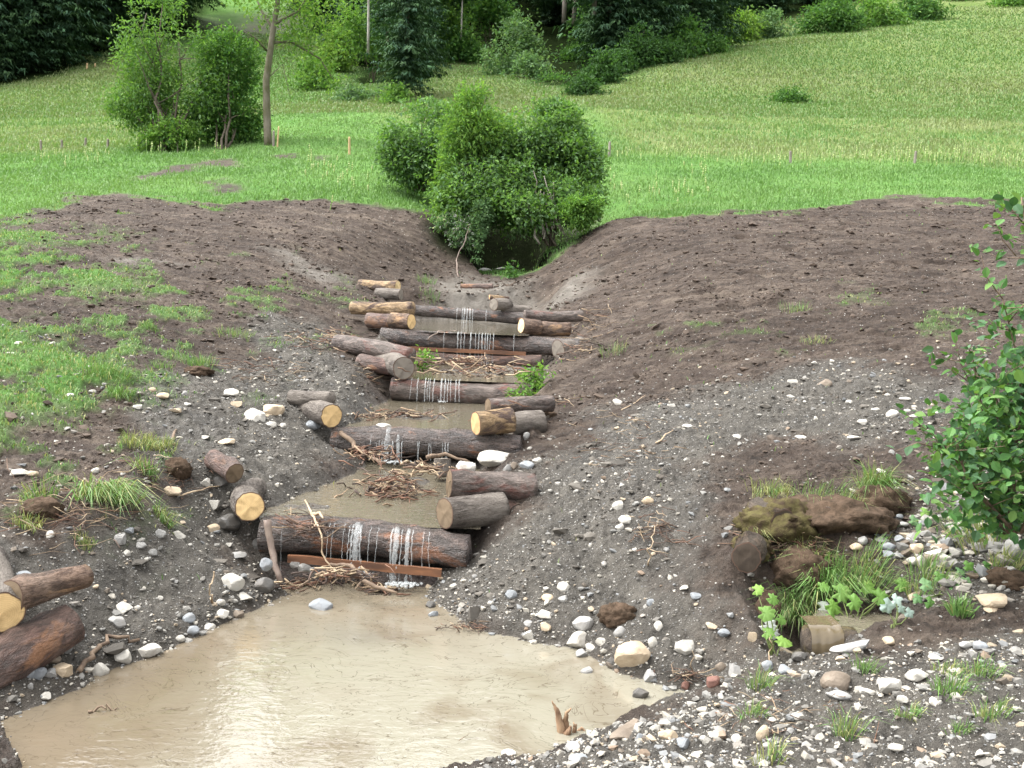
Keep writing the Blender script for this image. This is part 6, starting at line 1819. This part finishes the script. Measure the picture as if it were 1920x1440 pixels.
for mpath in MAINS:
    p = px_path(mpath); twig(p, .012, .075, .036)
    for i in range(1, len(p)):
        for _ in range(5):
            a = np.array(p[i - 1]) + (np.array(p[i]) - p[i - 1]) * r.random()
            e = a + np.array((r.normal(-.05, .22), r.normal(-.08, .2), r.uniform(-.02, .28)))
            twig([a, (a + e) / 2 + r.normal(0, .02, 3), e], .004, .072, .034)
for (a0, a1, a2) in [((1850,800,.1),(1800,765,0),(1745,750,-.1)), ((1835,730,.1),(1795,700,0),(1765,680,0)), ((1885,600,-.1),(1865,570,0),(1880,530,0)), ((1905,480,0),(1880,450,0),(1868,420,0)),
                     ((1920,420,0),(1890,385,0),(1872,360,0)), ((1835,920,-.2),(1775,890,-.2),(1730,850,-.2)), ((1800,860,-.2),(1730,800,-.2),(1690,770,-.2)), ((1760,840,-.2),(1720,830,-.3),(1680,845,-.3)), ((1840,760,.1),(1800,680,.1),(1790,630,.1)), ((1880,560,-.2),(1850,520,-.2),(1840,480,-.2))]:
    twig(px_path([a0, a1, a2]), .005, .070, .034)
# dense lower body
for _ in range(1900):
    cx, cy = r.normal(1885, 75), r.normal(850, 105)
    if cx < 1725 or cy > 1010 or cy < 580 or cx < 1900 - (cy - 560) * .55: continue
    C.append(P(cx, cy, YS + r.normal(0, .25))); D.append(r.normal(size=3) + (-.3, -.6, -.2)); LL_.append(.078 * r.uniform(.5, 1.3))
C, D, LL_ = np.array(C), np.array(D), np.array(LL_)
pal = np.array([(.055, .140, .036), (.072, .170, .046), (.090, .200, .052), (.044, .110, .040), (.12, .22, .055), (.080, .160, .078)])
col = pal[r.integers(0, len(pal), len(C))] * r.uniform(.8, 1.2, (len(C), 1))
mb = MB(); mb.add(*big_leaves(C - b0, D, LL_, col, r))
obj('stems', st.mesh('stems', TWIG_MAT), root)
SHRUB_LEAF = mat_attr("broad_leaf_material", 0.52, 0.30, 0.22, 0.12, 25.0)
obj('foliage', mb.mesh('foliage', SHRUB_LEAF, False), root)
print('shrub leaves', len(C))

# broad lobed leaves round the ditch
def broad_leaf(mb, c, nrm, rad, col, r, lobes=9):
    nrm = np.array(nrm, float); nrm /= np.linalg.norm(nrm)
    s = np.cross(nrm, (0.3, 1, .2)); s /= np.linalg.norm(s); t = np.cross(nrm, s)
    k = 27; th = np.arange(k) / k * 2 * math.pi
    rr = rad * (0.86 + .12 * np.cos(lobes * th) + .05 * r.normal(size=k))
    rr *= np.where(np.abs(((th + math.pi) % (2 * math.pi)) - math.pi) < .28, .35, 1)
    rim = c + (s[None] * np.cos(th)[:, None] + t[None] * np.sin(th)[:, None]) * rr[:, None] - nrm[None] * (rad * .22 * (1 + .5 * r.normal(size=k)))[:, None]
    mid = c + (s[None] * np.cos(th)[:, None] + t[None] * np.sin(th)[:, None]) * (rr * .55)[:, None] + nrm[None] * (rad * .06 * np.cos(th * lobes))[:, None]
    V = np.concatenate([[c - nrm * rad * .08], mid, rim]); f3, f4 = [], []
    for q in range(k):
        e = (q + 1) % k; f3.append((0, 1 + q, 1 + e)); f4.append((1 + q, 1 + k + q, 1 + k + e, 1 + e))
    mb.add(V, np.array(f3), np.array(f4), col)
def leafy_plant(label, base, lv, pal, seed, name='butterbur', cat='plant', group=None, lobes=9):
    r = np.random.default_rng(seed); b = gpt(*base)
    root = bpy.data.objects.new(name, None); COL.objects.link(root); root.location = b; tag(root, label, cat, group)
    ml, ms = MB(), MB()
    for (px, py, rp, dy) in lv:
        c = P(px, py, b[1] + dy) - b
        broad_leaf(ml, c, (r.normal(0, .35), -.75 + r.normal(0, .25), .75), M(rp, b[1]), np.array(pal[r.integers(len(pal))]) * r.uniform(.85, 1.15), r, lobes)
        ms.add(*tube(wiggle((r.normal(0, .02), r.normal(0, .02), -.02), c - (0, 0, .01), 5, .012, 0, int(r.integers(1e6))), np.linspace(.006, .003, 5), 5))
    obj('leaf_stalks', ms.mesh('leaf_stalks', GRASS_MAT_STALK), root)
    obj('leaves', ml.mesh('leaves', SHRUB_LEAF), root)
GRASS_MAT_STALK = mat_simple('green_stalk', (.13, .17, .05), (.09, .11, .04), 10, .6, .3, .2, .005)
leafy_plant('butterbur with big lobed leaves above the ditch pond', (1600,1165), [(1578,1110,22,.1),(1602,1128,18,0),(1650,1118,20,.1),(1562,1135,20,.05),(1625,1098,18,.2),(1560,1155,15,-.1),(1690,1095,18,.2),(1710,1080,20,.3),(1545,1098,16,.2)], MG[1:3] + LG[:2], 51)
leafy_plant('butterbur drooping over the wet gap, at the left of the grass curtain', (1450,1225), [(1436,1148,20,.05),(1450,1122,16,.15),(1468,1200,20,-.1),(1440,1185,15,0),(1465,1160,14,.1),(1420,1105,14,.2)], MG[1:3] + LG[:2], 52)
leafy_plant('silvery upturned leaves hanging at the mouth of the wet gap', (1446,1215), [(1442,1172,18,-.05),(1450,1185,15,-.08)], [(.42, .45, .42)], 53, 'butterbur')
leafy_plant('single white upturned leaf in front of the bright grass clump', (1545,1160), [(1544,1137,14,-.05)], [(.50, .53, .50)], 54, 'butterbur')
leafy_plant('plant with pale silvery five-part leaves beside the ditch pond', (1672,1178), [(1665,1135,17,0),(1680,1125,14,.05),(1705,1148,12,.05),(1690,1140,12,.1)], [(.26, .34, .30), (.32, .40, .36)], 55, 'raspberry_plant', lobes=5)
leafy_plant('low dark raspberry leaves between rock heap and ditch pond', (1770,1110), [(1735,1095,15,0),(1760,1080,14,.1),(1790,1100,15,0),(1745,1130,14,-.1),(1775,1140,14,-.1),(1720,1120,13,0),(1800,1070,13,.2),(1810,1090,12,.1)], DG + BG[:2], 56, 'raspberry_plant', lobes=5)
leafy_plant('raspberry leaves growing across the top of the rock heap', (1740,985), [(1715,975,14,0),(1735,960,13,.1),(1725,1005,12,-.1),(1760,985,13,0),(1785,975,12,.1),(1748,1010,11,-.1),(1790,1010,12,0)], MG + BG[:1], 57, 'raspberry_plant', lobes=5)
leafy_plant('dark leaves low under the foreground shrub beside dry stems', (1850,1080), [(1815,1060,13,0),(1835,1078,13,0),(1822,1090,12,0),(1850,1060,12,.1)], DG + MG[:1], 58, 'raspberry_plant', lobes=5)

# ------------------------------------------------------------------ POSTS
POST = mat_simple('weathered_post_wood', (0.25, 0.225, 0.19), (0.15, 0.13, 0.11), 6, .8, .2, .6, .02, True, (1, 1, .3))
POSTY = mat_simple('new_stake_wood', (0.50, 0.36, 0.20), (0.38, 0.26, 0.14), 6, .8, .2, .4, .01, True, (1, 1, .3))
def post(px, py, hpx, wpx, mat, label, name='fence_post', group=None, ymin=0):
    b = hit(px, py, None, ymin); h, w = M(hpx, b[1]), M(wpx, b[1])
    V, f3, f4 = tube([(0, 0, -.15), (0, 0, h * .5), (rng.normal(0, .01), 0, h * .93), (rng.normal(0, .02), 0, h)], [w / 2, w / 2 * .97, w / 2 * .93, w / 2 * .55], 8)
    mb = MB(); mb.add(V, f3, f4)
    o = obj(name, mb.mesh(name, mat, False), None, b); o.rotation_euler = (rng.normal(0, .03), rng.normal(0, .04), rng.uniform(0, 6))
    tag(o, label, 'post', group)
post(655,290,32,4.5,POSTY,'light new wooden stake alone in the meadow left of the bushes','stake')
post(513,274,28,4.5,POST,'short grey fence post touching the mossy trunk'); post(520,276,38,3,POSTY,'thin pale stake beside the mossy trunk','stake')
post(1142,294,28,5,POST,'grey fence post right of the big bush'); post(1482,306,22,5,POST,'grey fence post among the flower stalks, left of two'); post(1715,306,22,5,POST,'grey fence post among the flower stalks, right of two')
for px, py, lb in ((77,281,'grey fence post leftmost of the row on the left meadow'),(116,280,'grey fence post second of the row on the left meadow'),(160,276,'grey fence post in the middle of the row on the left meadow'),(202,278,'reddish grey fence post near the tree group'),(259,277,'grey fence post half behind the feathery sapling')):
    post(px, py, 17, 4.5, POST, lb, group='fence posts on the left meadow')
post(163,130,11,3.5,POSTY,'tiny pale stake on the ridge below the left wood','stake',None,60); post(178,127,8,3,POSTY,'shorter pale stake on the ridge below the left wood','stake',None,60)

# ------------------------------------------------------------------ STICKS, ROOTS, TWIG HEAPS
def stick(pts, wpx, mat, label, name='stick', cat='stick', taper=.5, amp=.012, group=None):
    p = np.array(pts, float)
    pp = np.concatenate([np.linspace(p[i], p[i + 1], 5)[:-1] for i in range(len(p) - 1)] + [p[-1:]])
    pp[1:-1] += rng.normal(0, amp, pp[1:-1].shape)
    r0 = M(wpx, p[0][1]) / 2
    mb = MB(); mb.add(*tube(pp - pp[0], np.linspace(r0, r0 * taper, len(pp)) * rng.uniform(.9, 1.1, len(pp)), 8))
    return tag(obj(name, mb.mesh(name, mat), None, pp[0]), label, cat, group)
POLE = mat_simple('grey_brown_pole_bark', (0.235, 0.185, 0.15), (0.13, 0.095, 0.078), 10, .6, .3, .6, .01)
PALEST = mat_simple('pale_stripped_stick', (0.44, 0.35, 0.24), (0.28, 0.20, 0.13), 10, .7, .25, .4, .006)
stick([P(501,975,7.95),P(507,1025,7.9),P(526,1092,7.75)], 14, POLE, 'grey-brown pole leaning against the left end of the lowest cross log', 'pole', 'pole', .8, .004)
def gp(px, py, lift=0.01):
    q = ground_at(px, py); return q + np.array((0, 0, lift))
stick([gp(148,1262),gp(175,1230,.03),gp(205,1207,.04),gp(262,1204,.02)], 12, TWIG_MAT, 'curved brown root stick along the left waterline', 'root', 'root', .6)
stick([gp(398,1132),P(394,1110,7.0),P(401,1072,7.0)], 5, PALEST, 'thin pale stick standing upright near the bright white boulder')
stick([gp(330,930),gp(370,926,.02),gp(412,915,.02)], 4, PALEST, 'thin pale stick lying above the round white stone')
stick([P(640,812,10.9),P(668,838,10.7),P(700,860,10.5),P(722,868,10.4)], 10, TWIG_MAT, 'curved root running down at the left end of the two-jet step', 'root', 'root', .6)
stick([gp(752,872),P(765,866,10.2),P(785,875,10.2)], 6, PALEST, 'broken orange-white stick at the foot of the two white jets')
stick([P(800,858,10.6),P(835,852,10.7),P(880,866,10.6)], 9, TWIG_MAT, 'brown branch lying along the foot of the two-jet step')
stick([gp(790,880,.02),P(812,885,10.0),gp(822,892,.0)], 7, PALEST, 'short light brown stick beside the grey stump in the stream')
stick([P(800,668,15.5),P(850,684,15.4),P(880,682,15.4)], 4, PALEST, 'thin grey stick floating under the fourth step')
stick([P(803,638,16.0),P(825,622,16.0),P(860,620,16.0)], 3, POLE, 'thin bent twig lying on the long dark red cross log')
stick([gp(860,1395,.02),gp(880,1380,.02)], 1.5, TWIG_MAT, 'tiny dark twig floating at the near edge of the pool')
stick([gp(165,1338,.012),gp(190,1334,.02),gp(220,1330,.012)], 6, TWIG_MAT, 'dark broken twig lying in the shallow left water')
stick([gp(1165,770,.01),gp(1210,745,.03)], 2.5, PALEST, 'thin straw coloured stick on the right bank')
stick([gp(1230,832,.01),gp(1262,812,.03)], 3.5, PALEST, 'pale root piece on the pebbly right bank')
stick([P(112,905,7.95),P(110,890,7.95),P(114,868,8.0)], 6, PALEST, 'brown stub standing out of the left slope')
stick([gp(113,920,.01),P(150,945,7.7),gp(200,985,.02),gp(225,1030,.01)], 5, POLE, 'long dead branch lying down the left slope', 'branch', 'branch')
stick([gp(325,835,.0),P(330,806,9.6)], 8, TWIG_MAT, 'broken dark stake in the sod at the edge of the grey loam')
stick([gp(1300,1260,.0),P(1298,1220,5.9)], 2.5, PALEST, 'thin dry straw stem standing beside the pool tip')
stick([gp(1215,1060,.0),P(1222,1025,7.1),P(1228,985,7.15)], 3, PALEST, 'thin pale stem standing on the dug slope')
stick([gp(1440,1260,.0),P(1444,1225,5.75),P(1446,1190,5.75)], 3, PALEST, 'dry stalk standing at the mouth of the wet gap')
stick([gp(860,520,.0),P(856,490,24.8),P(872,450,25.0),P(880,420,25.2)], 3, POLE, 'pale thin bare trunk rising at the left side of the hollow')
stick([P(1160,610,17.6),P(1148,590,17.7),P(1140,570,17.8)], 2, PALEST, 'dead upright twig on the right bank above the steps')
# split root standing in the pool
def antler(label, strands, mat, name='root'):
    mb = MB(); o0 = np.array(strands[0][0][0], float)
    for pts, w in strands:
        p = np.array(pts, float); pp = np.concatenate([np.linspace(p[i], p[i + 1], 5)[:-1] for i in range(len(p) - 1)] + [p[-1:]]) - o0
        pp[1:-1] += rng.normal(0, .003, pp[1:-1].shape)
        mb.add(*tube(pp, np.interp(np.linspace(0, 1, len(pp)), np.linspace(0, 1, len(w)), [M(q, 5.3) / 2 for q in w]), 8))
    return tag(obj(name, mb.mesh(name, mat), None, o0), label, 'root')
q = PZ(1060, 1372, 0.0); Yq = q[1]
ROOTM = mat_simple('weathered_root_wood', (0.33, 0.225, 0.14), (0.13, 0.075, 0.045), 22, .75, .25, .7, .008, True, (1, 1, .35))
antler('split reddish root standing out of the big pool like two horns',
    [([P(1056,1385,Yq),P(1050,1355,Yq),P(1044,1330,Yq),P(1035,1314,Yq)], [20,15,9,2]), ([P(1062,1385,Yq+.02),P(1060,1355,Yq+.02),P(1060,1340,Yq),P(1071,1328,Yq-.02)], [20,13,8,3]), ([P(1058,1388,Yq-.02),P(1066,1372,Yq-.03),P(1070,1362,Yq-.03)], [18,12,5]),
     ([P(1074,1380,Yq),P(1078,1362,Yq),P(1075,1354,Yq)], [10,8,2]), ([P(1074,1378,Yq+.02),P(1090,1366,Yq+.03),P(1098,1372,Yq+.02)], [8,6,3])], ROOTM)
# branch hanging over the lowest cross log
antler('forked pale root hanging over the lowest cross log between the water strands',
    [([P(572,938,8.5),P(585,965,8.25),P(596,985,8.02),P(604,1010,7.93),P(604,1040,7.92),P(620,1062,7.88),P(650,1085,7.8)], [5,7,6,5,5,4,3]), ([P(585,965,8.25),P(600,962,8.2),P(606,972,8.1)], [12,9,4]), ([P(596,980,8.05),P(585,990,8.0)], [6,3])], PALEST)
antler('thick crooked root washed against the foot of the lowest step',
    [([P(620,1058,7.85),P(660,1062,7.7),P(680,1088,7.55),P(705,1100,7.5),P(745,1112,7.4)], [9,12,13,11,7]), ([P(680,1088,7.55),P(665,1105,7.5)], [7,3]), ([P(560,1100,7.65),P(590,1082,7.7),P(605,1075,7.75)], [5,5,3])], TWIG_MAT)
# grey stump standing in the stream
log('small grey stump standing upright in the stream below the two-jet step', P(829,892,10.15), P(829,866,10.15) + np.array((0,.03,.03)), M(32,10.1)/2, M(32,10.1)/2, B_GREY, None, C_MUD, cat='stump', name='stump', rough=.09)
log_px('little birch piece lying at the bottom left corner', (32,1398,5.2),(56,1408,5.15), 14, 14, S_MAT['w'], C_PALE, C_PALE, cat='wood piece', name='wood_piece')
log_px('broken brown wood stub beside the round log of the fourth step', (772,668,15.0),(790,680,14.9), 18, 15, B_BROWN, None, C_PALE, cat='wood piece', name='wood_piece')
# twig heaps and bark litter
LIT_MAT = mat_attr("twig_litter_material", 0.75, 0, 0.3, 0.4, 30)
mb = MB(); rl = np.random.default_rng(61)
TW = np.array([(.12, .075, .05), (.075, .048, .036), (.24, .17, .11), (.16, .085, .055), (.055, .038, .03), (.34, .26, .17)])
def heap(px, py, rx, ry, n, ln, w=(.004, .010)):
    for _ in range(n):
        q = ground_at(px + rl.normal(0, rx * .5), py + rl.normal(0, ry * .5)); L = ln * rl.uniform(.4, 1.2); a = rl.normal(0, 1.0)
        d = np.array((math.cos(a), math.sin(a), rl.normal(0, .25))) * L
        s_ = q + (0, 0, abs(rl.normal(0, .02)) + .006)
        r0 = rl.uniform(*w); mb.add(*tube(wiggle(s_ - d / 2, s_ + d / 2, 4, L * .05, 0, int(rl.integers(1e6))), [r0, r0, r0 * .8, r0 * .4], 5), TW[rl.integers(6)] * rl.uniform(.7, 1.2))
heap(735,908,70,22,150,.22); heap(760,930,60,10,60,.18); heap(720,925,36,10,50,.10,(.008,.018)); heap(800,880,40,10,50,.25); heap(640,1085,60,12,110,.22); heap(720,1108,40,8,60,.15)
heap(770,780,90,8,70,.22); heap(690,785,40,8,30,.2); heap(900,700,100,12,90,.25); heap(870,680,100,6,50,.3); heap(590,990,60,12,40,.35,(.003,.006)); heap(560,975,60,14,30,.3,(.003,.007)); heap(640,640,40,20,70,.35); heap(700,855,50,16,60,.3)
heap(560,1100,40,10,40,.15); heap(590,640,60,20,60,.3); heap(130,960,120,60,120,.35,(.002,.004)); heap(300,900,100,40,80,.3,(.002,.004)); heap(1230,1000,60,40,60,.25,(.002,.004)); heap(1290,1270,50,12,30,.14,(.002,.004)); heap(880,1180,60,8,40,.12,(.002,.004))
heap(1460,1010,60,30,110,.25,(.002,.005)); heap(1520,1030,50,30,120,.25,(.002,.006)); heap(1080,650,40,30,50,.4); heap(1110,600,40,30,40,.5); heap(1000,760,60,14,60,.3,(.003,.007)); heap(1180,830,120,60,90,.25,(.002,.004)); heap(1450,1350,200,40,70,.12,(.0015,.003)); heap(500,700,100,30,80,.3,(.002,.006)); heap(700,700,40,30,50,.3)
tag(obj('twig_litter', mb.mesh('twig_litter', LIT_MAT)), 'heaps of twigs, bark scraps and straw washed into the steps', 'twig litter', kind='stuff')
print('objects', len(bpy.data.objects))
